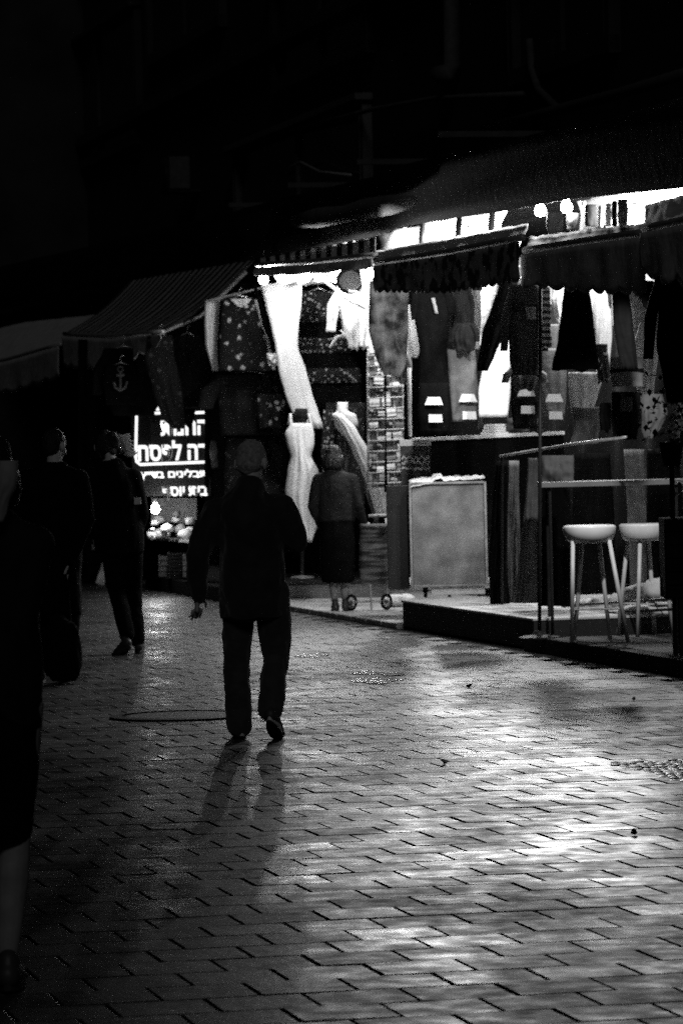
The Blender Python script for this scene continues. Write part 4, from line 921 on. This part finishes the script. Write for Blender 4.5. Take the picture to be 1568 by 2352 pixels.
# ------------------------------------------------------------------ spice stall with lettered lit sign
LED = emit('lit sign letters', 1.3)
dS = 47.0
t = thing('lit_sign', 'black sign with glowing white Hebrew lettering over the spice stall', 'sign', P(398, 1145, dS))
SB = mat('sign board', .01, .3)
pa, pb = P(305, 1142, dS), P(480, 925, dS)
single('board', lambda b: bx(b, ((pa.x+pb.x)/2, dS+.04, (pa.z+pb.z)/2), (pb.x-pa.x, .05, pb.z-pa.z), None, .006), SB, parent=t)
FONT = None
import os
fp = os.path.join(bpy.utils.resource_path('LOCAL'), 'datafiles', 'fonts')
def text_obj(name, s, u_right, u_left, v_top, v_bot, parent):
    cu = bpy.data.curves.new(name, 'FONT'); cu.body = s[::-1]; cu.size = 1.0; cu.extrude = 0.012; cu.offset = 0.03; cu.resolution_u = 3
    ob = bpy.data.objects.new(name, cu); COL.objects.link(ob); bpy.context.view_layer.update()
    me = bpy.data.meshes.new_from_object(ob.evaluated_get(bpy.context.evaluated_depsgraph_get())); bpy.data.objects.remove(ob)
    xs = [v.co.x for v in me.vertices]; ys = [v.co.y for v in me.vertices]
    if not xs: return None
    a = P(u_left, v_bot, dS); b = P(u_right, v_top, dS); sx = (b.x-a.x)/(max(xs)-min(xs)); sy = (b.z-a.z)/(max(ys)-min(ys))
    sl = 0.012
    for v in me.vertices:
        x = a.x+(v.co.x-min(xs))*sx; z = a.z+(v.co.y-min(ys))*sy
        v.co = Vector((x, dS-.005-v.co.z, z)) - parent.location
    for p in me.polygons: p.use_smooth = False
    return link(name, me, LED, parent)
text_obj('lettering', '\u05d4\u05d7\u05e0\u05d5\u05ea', 476, 370, 964, 1001, t)
text_obj('lettering', '\u05e8\u05d4 \u05dc\u05e4\u05e1\u05d7', 476, 318, 1010, 1060, t)
text_obj('lettering', '\u05ea\u05d1\u05dc\u05d9\u05e0\u05d9\u05dd \u05d1\u05d3\u05f4\u05e5', 476, 322, 1077, 1104, t)
text_obj('lettering', '\u05d1\u05d9\u05ea \u05d9\u05d5\u05e1\u05e3', 476, 374, 1116, 1148, t)
def border(b):
    tube(b, [P(314, 952, dS-.005), P(312, 1050, dS-.005), P(314, 1060, dS-.005), P(322, 1067, dS-.005), P(478, 1061, dS-.005)], .016, 8)
single('border_line', border, LED, parent=t, smooth=True)
single('top_line', lambda b: (tube(b, [P(356, 949, dS), P(386, 948, dS)], .016, 8), tube(b, [P(444, 948, dS), P(474, 947, dS)], .016, 8)), LED, parent=t, smooth=True)
single('top_letter', lambda b: bx(b, P(369, 937, dS), (.11, .02, .06), None, .008), LED, parent=t)
# counter with crates below
t = thing('spice_counter', 'dark sloping stall counter below the lit sign', 'counter', G(410, 1375))
g0, g1 = P(335, 1348, 47.4), P(500, 1384, 42.8); g0.z = g1.z = 0
def cq(b):
    top = P(400, 1238, 45).z
    A = [g0, g1, g1+Vector((.9, .9, 0)), g0+Vector((.9, .9, 0))]
    lo = [b.verts.new(p) for p in A]; hi = [b.verts.new(p+Vector((0, 0, .16))) for p in A]
    b.faces.new(lo[::-1]); b.faces.new(hi)
    for k in range(4): b.faces.new((lo[k], lo[(k+1) % 4], hi[(k+1) % 4], hi[k]))
single('plinth', cq, BLACK, parent=t)
zc = P(400, 1240, 45.6).z
mid_ = (g0+g1)/2+Vector((.45, .5, 0))
single('counter_top', lambda b: bx(b, (mid_.x, mid_.y, zc-.02), (.8, 3.6, .03), Matrix.Rotation(R(14), 3, 'Z'), .004), METAL, parent=t)
single('counter_body', lambda b: bx(b, (mid_.x+.1, mid_.y, (zc+.1)/2), (.55, 3.4, zc-.22), Matrix.Rotation(R(14), 3, 'Z'), .004), WOOD, parent=t)
def crate(label, u, v, w, h, m, dd=45.2):
    c = P(u, v, dd); c.z = max(c.z, h/2+.165)
    t = thing('crate', label, 'crate', (c.x, c.y, c.z-h/2), group='crates under the spice counter')
    for k in range(4): single('slat', lambda b: bx(b, (c.x, c.y, c.z-h/2+h*(k+.5)/4), (w, .012, h/4-.012), None, .002), m, parent=t)
    for s in (-1, 1):
        single('side_panel', lambda b: bx(b, (c.x+s*(w/2-.01), c.y+.16, c.z), (.014, .29, h), None, .002), m, parent=t)
    single('bottom_panel', lambda b: bx(b, (c.x, c.y+.16, c.z-h/2+.01), (w-.034, .29, .012), None), m, parent=t)
crate('pale crate at the left end below the spice counter', 378, 1305, .14, .26, MID, 46.4)
crate('dark crate on top in the middle below the spice counter', 408, 1285, .24, .16, CHAR, 45.6)
crate('dark crate underneath in the middle below the spice counter', 406, 1320, .24, .17, CHAR, 45.6)
crate('grey upright crate at the right below the spice counter', 436, 1300, .16, .26, GREY, 44.6)
# goods on the counter: bags and packets lit from behind
random.seed(5)
us = sorted(random.uniform(352, 466) for _ in range(26))
for i in range(26):
    u = us[i]; v = 1236 - random.random()**1.4*62*(1-abs(u-400)/110); s = random.uniform(.04, .09)
    c = P(u, v, 46.3+random.uniform(-.5, .3)); c.z = max(c.z-.03, zc)
    tag(single('spice_bag', lambda b: blob(b, c, (s, s, s*.8), i*1.9, 2, .35), random.choice([WHITE, OFFW, OFFW, MID, GREY]), smooth=True), 'small bag in the lit heap on the spice counter, %s from the %s' % (ORD[i if i < 13 else 25-i], 'left' if i < 13 else 'right'), 'bag', 'bags heaped on the spice counter')
tag(single('backing_board', lambda b: bx(b, P(400, 1172, 47.2), (.55, .03, .30), Matrix.Rotation(.03, 3, 'Y'), .004), OFFW), 'pale panel behind the heaped spice bags', 'panel')
def ck(b):
    for k in range(2): blob(b, P(350, 1222+k*18, 45.6), (.03, .03, .03), k*4, 2)
tag(single('hanging_packet', ck, WHITE, smooth=True), 'string of two white packets at the left end of the counter', 'packet')
tag(single('signboard', lambda b: bx(b, P(238, 1316, 49), (.11, .04, .3), Matrix.Rotation(R(20), 3, 'Y'), .004), OFFW), 'pale leaning board on the far paving left of the counter', 'board')

# ------------------------------------------------------------------ people
def chain(bm, pts, n=14, cap0=1.0):
    """pts: (x, y, z, rx, ry): a tapered tube with rounded ends; rx runs sideways, ry fore and aft"""
    ps = [Vector(p[:3]) for p in pts]; rr = [(p[3], p[4] if len(p) > 4 else p[3]) for p in pts]
    ring = []
    def add(c, t, r, k=1.0):
        a = Vector((1, 0, 0)); a = (a - t*a.dot(t))
        if a.length < .2: a = Vector((0, 0, 1)) - t*t.z
        a.normalize(); b = t.cross(a)
        ring.append([bm.verts.new(c + a*math.cos(q*6.28318/n)*r[0]*k + b*math.sin(q*6.28318/n)*r[1]*k) for q in range(n)])
    T = [(ps[min(i+1, len(ps)-1)]-ps[max(i-1, 0)]).normalized() for i in range(len(ps))]
    r0, r1 = min(rr[0]), min(rr[-1])
    for a in (75, 50, 25): add(ps[0]-T[0]*r0*cap0*math.sin(R(a)), T[0], rr[0], math.cos(R(a)))
    for i in range(len(ps)):
        add(ps[i], T[i], rr[i])
        if i < len(ps)-1: add((ps[i]+ps[i+1])/2, (ps[i+1]-ps[i]).normalized(), ((rr[i][0]+rr[i+1][0])/2, (rr[i][1]+rr[i+1][1])/2))
    for a in (25, 50, 75): add(ps[-1]+T[-1]*r1*math.sin(R(a)), T[-1], rr[-1], math.cos(R(a)))
    for A, B in zip(ring, ring[1:]):
        for k in range(n): bm.faces.new((A[k], A[(k+1) % n], B[(k+1) % n], B[k]))
    bm.faces.new(ring[0][::-1]); bm.faces.new(ring[-1])
def ell(bm, c, s, rot=None, lv=3):
    r = bmesh.ops.create_icosphere(bm, subdivisions=lv, radius=1.0)
    for v in r['verts']:
        q = Vector((v.co.x*s[0], v.co.y*s[1], v.co.z*s[2])); v.co = (rot @ q if rot else q) + Vector(c)
def fuse(bm, name, m, parent, voxel=.011, sm=4, wr=0.0, wsc=9.0, seed=0):
    """overlapping volumes -> one continuous skin"""
    bmesh.ops.recalc_face_normals(bm, faces=bm.faces)
    me = bpy.data.meshes.new(name); bm.to_mesh(me); bm.free()
    o = bpy.data.objects.new(name, me); COL.objects.link(o)
    md = o.modifiers.new('r', 'REMESH'); md.mode = 'VOXEL'; md.voxel_size = voxel; md.use_smooth_shade = True
    ms = o.modifiers.new('s', 'SMOOTH'); ms.factor = .5; ms.iterations = sm
    bpy.context.view_layer.update(); dg = bpy.context.evaluated_depsgraph_get()
    m2 = bpy.data.meshes.new_from_object(o.evaluated_get(dg)); bpy.data.objects.remove(o); bpy.data.meshes.remove(me)
    m2.name = name
    if wr:
        cos = [v.co.copy() for v in m2.vertices]; nr = [v.normal.copy() for v in m2.vertices]
        for i, v in enumerate(m2.vertices):
            p = cos[i]; w = noise.noise(Vector((p.x*wsc, p.y*wsc, p.z*wsc*.55+seed))) + .5*noise.noise(Vector((p.x*wsc*2.3, p.y*wsc*2.3+seed, p.z*wsc*1.5)))
            v.co = p + nr[i]*wr*(w-.25*abs(w))
    for p in m2.polygons: p.use_smooth = True
    m2.materials.clear(); m2.materials.append(m)
    return link(name, m2, None, parent)
def hand(bm, w, dirv, side, curl=.5, thumb=1):
    """palm and five fingers from the wrist w, pointing along dirv; side = +1 when the thumb points to +x"""
    w = Vector(w); dv = Vector(dirv).normalized()
    ac = Vector((-.8*thumb, .5, 0)); ac = (ac-dv*ac.dot(dv)).normalized()      # across the palm
    nrm = dv.cross(ac).normalized()*thumb
    pc = w+dv*.055
    chain(bm, [(*(w-dv*.02), .022, .027), (*(w+dv*.03), .016, .036), (*(w+dv*.085), .014, .04)], 10)
    for k, (off, L) in enumerate(((-.030, .062), (-.010, .078), (.010, .083), (.030, .073))):
        b0 = w+dv*.085+ac*off; c1 = curl*(.3+.25*(k % 2)); c2 = curl*(.8+.3*((k+1) % 2)); dk = (dv+ac*off*3.5).normalized()
        p1 = b0+(dk*math.cos(c1)+nrm*math.sin(c1))*L*.44; p2 = p1+(dk*math.cos(c2)+nrm*math.sin(c2))*L*.34; p3 = p2+(dk*math.cos(c2*1.6)+nrm*math.sin(c2*1.6))*L*.26
        chain(bm, [(*b0, .0088), (*p1, .0082), (*p2, .0076), (*p3, .0066)], 8)
    b0 = w+dv*.03+ac*.034; p1 = b0+(dv*.65+ac*.7+nrm*.2)*.035; p2 = p1+(dv*.9+ac*.3+nrm*.4).normalized()*.032
    chain(bm, [(*b0, .012), (*p1, .0105), (*p2, .008)], 8)
def head(bm, c, rot, s=1.0):
    def q(x, y, z): return Vector(c)+rot @ (Vector((x, y, z))*s)
    def E(x, y, z, a, b, d): ell(bm, q(x, y, z), (a*s, b*s, d*s), rot)
    E(0, 0, .025, .074, .092, .092); E(0, .02, -.035, .058, .068, .078); E(0, .062, -.085, .03, .03, .022)
    E(0, .088, -.012, .012, .022, .022); E(0, .078, .028, .045, .014, .012)             # nose, brow
    for sx in (-1, 1):
        E(sx*.082, -.008, -.005, .012, .022, .035); E(sx*.028, .074, .006, .013, .012, .011); E(sx*.04, .055, -.03, .022, .03, .022)
    E(0, .083, -.052, .022, .010, .006); E(0, .081, -.062, .020, .010, .006)
def hair(bm, c, rot, kind, s=1.0):
    def q(x, y, z): return Vector(c)+rot @ (Vector((x, y, z))*s)
    def E(x, y, z, a, b, d): ell(bm, q(x, y, z), (a*s, b*s, d*s), rot)
    E(0, -.014, .04, .078, .088, .088); E(0, -.045, -.01, .07, .058, .07)
    if kind == 'bob':
        for a in range(-5, 6): an = a*.42; E(.07*math.sin(an), -.03-.055*math.cos(an), -.045, .034, .034, .075)
        E(0, -.05, -.05, .075, .05, .06)
    if kind == 'wavy':
        for a in range(16): E(random.uniform(-.02, .11), random.uniform(-.06, .04), random.uniform(-.12, .09), .035, .035, .035)
def shoe(bm, c, yaw, pitch=0.0, L=.28):
    rot = Matrix.Rotation(yaw, 3, 'Z') @ Matrix.Rotation(pitch, 3, 'X')
    def q(x, y, z): return tuple(Vector(c)+rot @ Vector((x, y, z)))
    chain(bm, [(*q(0, -.06, .045), .038, .042), (*q(0, .0, .05), .04, .048), (*q(0, .09, .04), .045, .036), (*q(0, L-.09, .03), .042, .024)], 12)
    chain(bm, [(*q(0, -.05, .05), .036, .04), (*q(0, -.04, .09), .036, .042)], 10)
def sole(bm, c, yaw, pitch=0.0, L=.28, z0=0.0, z1=.03, g=1.0):
    rot = Matrix.Rotation(yaw, 3, 'Z') @ Matrix.Rotation(pitch, 3, 'X')
    n = 20; lo, hi = [], []
    for k in range(n):
        a = k*6.28318/n; y = math.cos(a); x = math.sin(a)*(.040+.010*math.cos(a))*g
        p = Vector((x, -.09+L/2+y*L/2*g, z0)); lo.append(bm.verts.new(Vector(c)+rot @ p)); hi.append(bm.verts.new(Vector(c)+rot @ Vector((p.x, p.y, z1))))
    bm.faces.new(lo[::-1]); bm.faces.new(hi)
    for k in range(n): bm.faces.new((lo[k], lo[(k+1) % n], hi[(k+1) % n], hi[k]))
SKINL = mat('stocking', .28, .6); SHOEM = mat('worn shoe', .05, .5); SOLEW = mat('pale shoe sole', .85, .5)
def person(label, foot, yaw, A, scale=1.0, coat=BLACK, legm=DARK, skirt=None, hairm=HAIRD, hk='short', shoem=SHOEM, solem=None, wr=.012):
    t = thing('person', label, 'person', (foot.x, foot.y, 0), yaw)
    if foot.z > 0.001: t.location.z = foot.z
    rot = Matrix.Rotation(A.get('hyaw', 0), 3, 'Z') @ Matrix.Rotation(A.get('hpitch', -.15), 3, 'X')
    hc = A['head']; nk = A['neck']
    arms = [(A['shL'], A['elL'], A['wrL'], -1), (A['shR'], A['elR'], A['wrR'], 1)]
    legs = [(A['hipL'], A['knL'], A['anL']), (A['hipR'], A['knR'], A['anR'])]
    bm = bmesh.new(); head(bm, hc, rot, A.get('hs', 1.0))
    chain(bm, [(nk[0], nk[1]-.01, nk[2]-.05, .062, .06), (lerp(nk[0], hc[0], .5), lerp(nk[1], hc[1], .5)-.01, lerp(nk[2], hc[2], .45), .055, .058), (hc[0], hc[1]-.01, hc[2]-.04, .052, .058)])
    px = A['pelvis']
    chain(bm, [(px[0], px[1], px[2], .13, .10), (lerp(px[0], nk[0], .5), lerp(px[1], nk[1], .5), lerp(px[2], nk[2], .5), .11, .085), (nk[0], nk[1], nk[2]-.17, .14, .09), (nk[0], nk[1], nk[2]-.06, .09, .07)])
    for s_, e, w, sd_ in arms:
        chain(bm, [(*s_, .045), (*e, .036), (*w, .026)])
        chain(bm, [(nk[0], nk[1], nk[2]-.07, .05), (*s_, .045)])
        hand(bm, w, Vector(w)-Vector(e), 1, A.get('curl', .5), sd_)
    for h, k, a in legs: chain(bm, [(*h, .07), (*lerp(Vector(h), Vector(k), .5), .062), (*k, .047), (*lerp(Vector(k), Vector(a), .3), .052), (*a, .034)]); chain(bm, [(px[0], px[1], px[2], .1, .08), (*h, .07)])
    fuse(bm, 'body', SKINL if skirt else SKIN, t, .0065, 2)
    # clothes
    bm = bmesh.new(); J = A['jacket']; 
    chain(bm, J, 20, .2)
    for i, (s_, e, w, sd_) in enumerate(arms):
        w2 = lerp(Vector(e), Vector(w), .98); ar = A.get('arm', .07)
        chain(bm, [(*s_, ar*1.12), (*lerp(Vector(s_), Vector(e), .5), ar), (*e, ar*.86), (*w2, ar*.66)])
        chain(bm, [(nk[0], nk[1], nk[2]-.09, .09, .08), (*s_, ar*1.1)])
    chain(bm, [(nk[0], nk[1]-.02, nk[2]-.07, .085, .08), (nk[0], nk[1]-.012, nk[2]-.045, .070, .068)])
    fuse(bm, 'jacket', coat, t, .013, 3, wr, 8, A.get('seed', 1))
    if skirt:
        bm = bmesh.new(); chain(bm, skirt, 24, .15); fuse(bm, 'skirt', legm, t, .013, 3, wr*.8, 6, 4)
    else:
        bm = bmesh.new(); lr = A.get('leg', .085)
        for h, k, a in legs:
            a = Vector(a)+Vector((0, 0, .03 if a[2] > .13 else -.02))
            chain(bm, [(*h, lr*1.12, lr*1.1), (*lerp(Vector(h), Vector(k), .55), lr*.98), (*k, lr*.82), (*lerp(Vector(k), a, .5), lr*.8), (*a, lr*.76)], 16)
        chain(bm, [(px[0], px[1], px[2]+.08, .155, .11), (px[0], px[1], px[2]-.06, .165, .12)], 16)
        fuse(bm, 'trousers', legm, t, .012, 3, wr*.9, 9, 8)
    bm = bmesh.new(); hair(bm, hc, rot, hk, A.get('hs', 1.0)); fuse(bm, 'hair', hairm, t, .009, 2, .006, 40, 2)
    for (c, yw, pt) in A['feet']:
        bm = bmesh.new(); shoe(bm, c, yw, pt); s = fuse(bm, 'shoe', shoem, t, .008, 2)
        bm = bmesh.new(); sole(bm, c, yw, pt); flush(bm, 'sole', solem or shoem, s, local=True)
        bm = bmesh.new(); sole(bm, c, yw, pt, z0=-.006, z1=-.0005, g=.9); flush(bm, 'tread', SHOEM, s, local=True)
    return t
BODYOPT = []
# -- the walking man in the middle
f = G(592, 1699)
JM = mat('man jacket', .02, .75, bump=.5, bscale=22, spec=.3); JM.node_tree.nodes['Principled BSDF'].inputs['Sheen Weight'].default_value = .35; JT = mat('man trousers', .045, .8, bump=.5, bscale=25)
for q_ in (JT, HAIRG): q_.node_tree.nodes['Principled BSDF'].inputs['Sheen Weight'].default_value = .3
t = person('man with short grey hair in dark jacket walking away in mid paving', f, 0.0, dict(
    head=(-.002, .03, 1.575), hs=1.08, neck=(.0, -.01, 1.44), hpitch=-.32, hyaw=-.35, pelvis=(0, 0, .90),
    shL=(-.225, -.01, 1.285), elL=(-.315, -.05, 1.06), wrL=(-.325, .0, .83),
    shR=(.165, -.01, 1.30), elR=(.255, -.03, 1.125), wrR=(.14, .20, 1.12),
    hipL=(-.10, .02, .84), knL=(-.115, .10, .46), anL=(-.108, .10, .09),
    hipR=(.10, 0, .84), knR=(.115, .06, .46), anR=(.075, -.13, .15),
    jacket=[(-.005, 0, .71, .195, .15), (-.01, 0, .90, .19, .16), (-.015, 0, 1.10, .185, .16), (-.03, -.02, 1.25, .20, .165), (-.025, -.03, 1.34, .165, .14), (-.005, -.02, 1.42, .095, .095)],
    arm=.078, leg=.095, curl=.75, feet=[((-.10, .13, .012), .12, -.10), ((.085, -.15, .085), -.18, -.5)], seed=3), coat=JM, legm=JT, hairm=HAIRG, shoem=SHOEM, solem=SOLEW, wr=.02)
# -- woman with the shopping trolley
f = G(778, 1411, .0); f.z = .03
JW = mat('grey woollen jacket', .009, .85, bump=.6, bscale=30)
person('short woman in grey jacket and long dark skirt standing beside a shopping trolley', f, -.1, dict(
    head=(-.02, .02, 1.52), hs=1.08, neck=(-.02, 0, 1.41), hpitch=-.25, hyaw=-.2, pelvis=(0, 0, .86),
    shL=(-.17, 0, 1.31), elL=(-.24, -.02, 1.04), wrL=(-.17, .08, .86), shR=(.16, 0, 1.30), elR=(.215, -.02, 1.05), wrR=(.26, .06, .87),
    hipL=(-.08, 0, .82), knL=(-.06, 0, .44), anL=(-.035, 0, .08), hipR=(.08, 0, .82), knR=(.05, .03, .44), anR=(.065, .05, .08),
    jacket=[(0, 0, .90, .185, .14), (0, 0, 1.05, .178, .14), (0, 0, 1.2, .18, .14), (-.01, 0, 1.32, .17, .12), (-.02, 0, 1.38, .10, .09)],
    arm=.062, feet=[((-.035, 0, 0), .1, 0), ((.07, .05, 0), -.1, 0)], seed=9), coat=JW, legm=BLACK,
    skirt=[(.0, 0, .30, .165, .14), (0, 0, .5, .175, .15), (0, 0, .75, .18, .15), (0, 0, .9, .17, .14)], hairm=HAIRD, hk='bob')
# -- walker at the left with a pale patch on the sleeve
f = G(288, 1503)
t = person('walker in black with a small pale patch on the jacket sleeve, passing the lit sign', f, .1, dict(
    head=(-.12, .03, 1.71), hs=1.05, neck=(-.08, 0, 1.58), hpitch=-.2, hyaw=-.5, pelvis=(0, 0, .98),
    shL=(-.23, 0, 1.47), elL=(-.30, .0, 1.18), wrL=(-.24, .12, .98), shR=(.10, 0, 1.45), elR=(.17, -.02, 1.16), wrR=(.12, .10, .97),
    hipL=(-.11, 0, .92), knL=(-.05, .06, .50), anL=(.02, -.05, .14), hipR=(.07, 0, .92), knR=(.08, .14, .52), anR=(.10, .08, .13),
    jacket=[(-.03, 0, .84, .20, .15), (-.03, 0, 1.0, .205, .16), (-.04, 0, 1.2, .20, .155), (-.06, 0, 1.4, .20, .14), (-.07, 0, 1.52, .12, .10)],
    arm=.07, leg=.088, feet=[((.0, -.08, .03), .5, -.45), ((.12, .12, .01), -.1, 0)], seed=5), coat=BLACK, legm=BLACK, hairm=HAIRD, hk='wavy')
bm = bmesh.new(); bx(bm, P(316, 1151, f.y-.09), (.055, .012, .055), None, .003); flush(bm, 'sleeve_patch', WHITE, t)
bm = bmesh.new()
for k in range(7):
    z0_ = 1000+k*7
    tube(bm, [P(270+k*3+q*7, z0_+4*math.sin(q*1.1+k), f.y+.1+.02*q) for q in range(5)], [.018, .02, .018, .012, .004], 6)
flush(bm, 'loose_curls', HAIRG, t, smooth=True)  # pale curls on dark hair: light of the sign put into the colour
# -- dark figure with a big bag
f = G(128, 1566)
person('dark coated figure with a carrier bag walking at far left', f, .05, dict(
    head=(.03, .02, 1.71), hs=1.05, neck=(.03, 0, 1.58), hpitch=-.2, hyaw=-.6, pelvis=(0, 0, .98),
    shL=(-.16, 0, 1.48), elL=(-.23, 0, 1.2), wrL=(-.22, .05, .96), shR=(.20, 0, 1.47), elR=(.26, -.02, 1.18), wrR=(.12, -.10, .86),
    hipL=(-.09, 0, .92), knL=(-.09, .08, .5), anL=(-.10, .06, .12), hipR=(.09, 0, .92), knR=(.13, .0, .5), anR=(.07, -.16, .16),
    jacket=[(0, -.02, .50, .20, .16), (.01, 0, 1.0, .21, .16), (.02, 0, 1.2, .205, .16), (.03, 0, 1.4, .20, .14), (.03, 0, 1.52, .12, .10)],
    arm=.07, leg=.095, feet=[((-.11, .06, 0), .1, 0), ((.06, -.16, .06), -.1, -.4)], seed=7), coat=BLACK, legm=BLACK, hairm=HAIRD)
bc = P(142, 1488, f.y-.22)
t = thing('carrier_bag', 'full black carrier bag held by the dark coated figure', 'bag', (bc.x, bc.y, bc.z-.2))
single('bag_body', lambda b: blob(b, bc-Vector((0, 0, .24)), (.14, .08, .27), 4.4), BLACK, parent=t, smooth=True)
hp = Vector((f.x+.12, f.y-.12, .82))
single('bag_handle', lambda b: tube(b, [bc+Vector((-.07, 0, .14)), hp, bc+Vector((.07, 0, .14))], .008, 6), BLACK, parent=t)
# -- nearest woman cut by the left edge
f = G(20, 2280)
t = person('nearest woman in dark skirt and bare calves, cut off by the left edge', f, 0.0, dict(
    head=(-.03, .02, 1.60), neck=(-.03, 0, 1.49), hpitch=-.1, hyaw=.1, pelvis=(0, 0, .93),
    shL=(-.20, 0, 1.38), elL=(-.26, 0, 1.1), wrL=(-.22, .06, .88), shR=(.12, 0, 1.37), elR=(.06, -.06, 1.12), wrR=(.02, .05, .95),
    hipL=(-.10, 0, .86), knL=(-.10, .2, .50), anL=(-.10, .32, .12), hipR=(.06, 0, .88), knR=(.03, .02, .46), anR=(.0, 0, .12),
    jacket=[(-.03, 0, .82, .155, .13), (-.02, 0, 1.0, .15, .13), (-.03, 0, 1.2, .155, .12), (-.03, 0, 1.36, .16, .11), (-.03, 0, 1.43, .10, .08)],
    arm=.055, feet=[((-.10, .3, .03), 0, 0), ((.005, 0, .01), 0, -.08)], seed=11), coat=DARK, legm=BLACK,
    skirt=[(-.02, .03, .475, .105, .11), (-.02, .02, .62, .125, .13), (-.02, 0, .82, .14, .14), (-.02, 0, .98, .13, .12)], hairm=HAIRD, hk='bob')
bm = bmesh.new(); cloth(bm, [(1058, 0, 42), (1110, -10, 40), (1160, -20, 20), (1200, -30, 8)], f.y-.14, T=.03, folds=1, amp=.006, seed=3); flush(bm, 'pale_sleeve', MID, t)

# shopping trolley
dt = 38.7; c = G(862, 1392, .03); c.y = dt
t = thing('shopping_trolley', 'checked two wheeled shopping trolley beside the woman in the long skirt', 'trolley', (c.x, dt, .03))
def T_(u, v, dy=0): return P(u, v, dt+dy)
bm = bmesh.new(); cloth(bm, [(1206, 828, 892), (1240, 826, 894), (1300, 824, 893), (1342, 828, 888)], dt+.12, T=.13, folds=2, amp=.008, seed=2)
flush(bm, 'bag', blotch('checked trolley cloth', .04, .2, 7, .5, vor=False, soft=.05, squash=(.3, .3, 3)), t)
bm = bmesh.new(); cloth(bm, [(1203, 826, 894), (1216, 825, 895)], dt+.12, T=.15, folds=1, amp=.003, seed=2, nr=5); flush(bm, 'flap', GREY, t)
single('frame', lambda b: (tube(b, [T_(886, 1365, .2), T_(892, 1250, .22), T_(886, 1190, .22)], .012, 8), tube(b, [T_(850, 1365, .2), T_(846, 1200, .22)], .012, 8), tube(b, [T_(846, 1185, .22), T_(888, 1183, .22)], .014, 8), tube(b, [T_(893, 1290, .0), T_(892, 1345, .0), T_(888, 1362, .12)], .014, 8)), OFFW, parent=t, smooth=True)
for u in (887, 806):
    wc = T_(u, 1370, .15); wc.z = .03+.083
    ax = Vector((.72, -.69, 0)); si = Vector((.69, .72, 0))
    w = single('wheel', lambda b: tube(b, [wc+si*.072*math.cos(a*.2618)+Vector((0, 0, .072*math.sin(a*.2618))) for a in range(25)], .012, 8, cap=False), BLACK, parent=t, smooth=True)
    single('rim', lambda b: [tube(b, [wc+si*.056*math.cos(a*.2618)+Vector((0, 0, .056*math.sin(a*.2618))) for a in range(25)], .008, 6, cap=False), disc(b, wc, ax, .018, .03)]+[tube(b, [wc, wc+si*.056*math.cos(a)+Vector((0, 0, .056*math.sin(a)))], .003, 5) for a in (0, 1.05, 2.1, 3.14, 4.19, 5.24)], GREY, parent=w)
single('axle', lambda b: tube(b, [Vector((T_(887, 1370).x, dt+.15, .115)), Vector((T_(806, 1370).x, dt+.15, .115))], .008, 6), CHROME, parent=t)
single('rest_leg', lambda b: tube(b, [T_(850, 1342, -.02), Vector((T_(852, 1375).x, dt-.05, .035))], .010, 6), CHROME, parent=t)
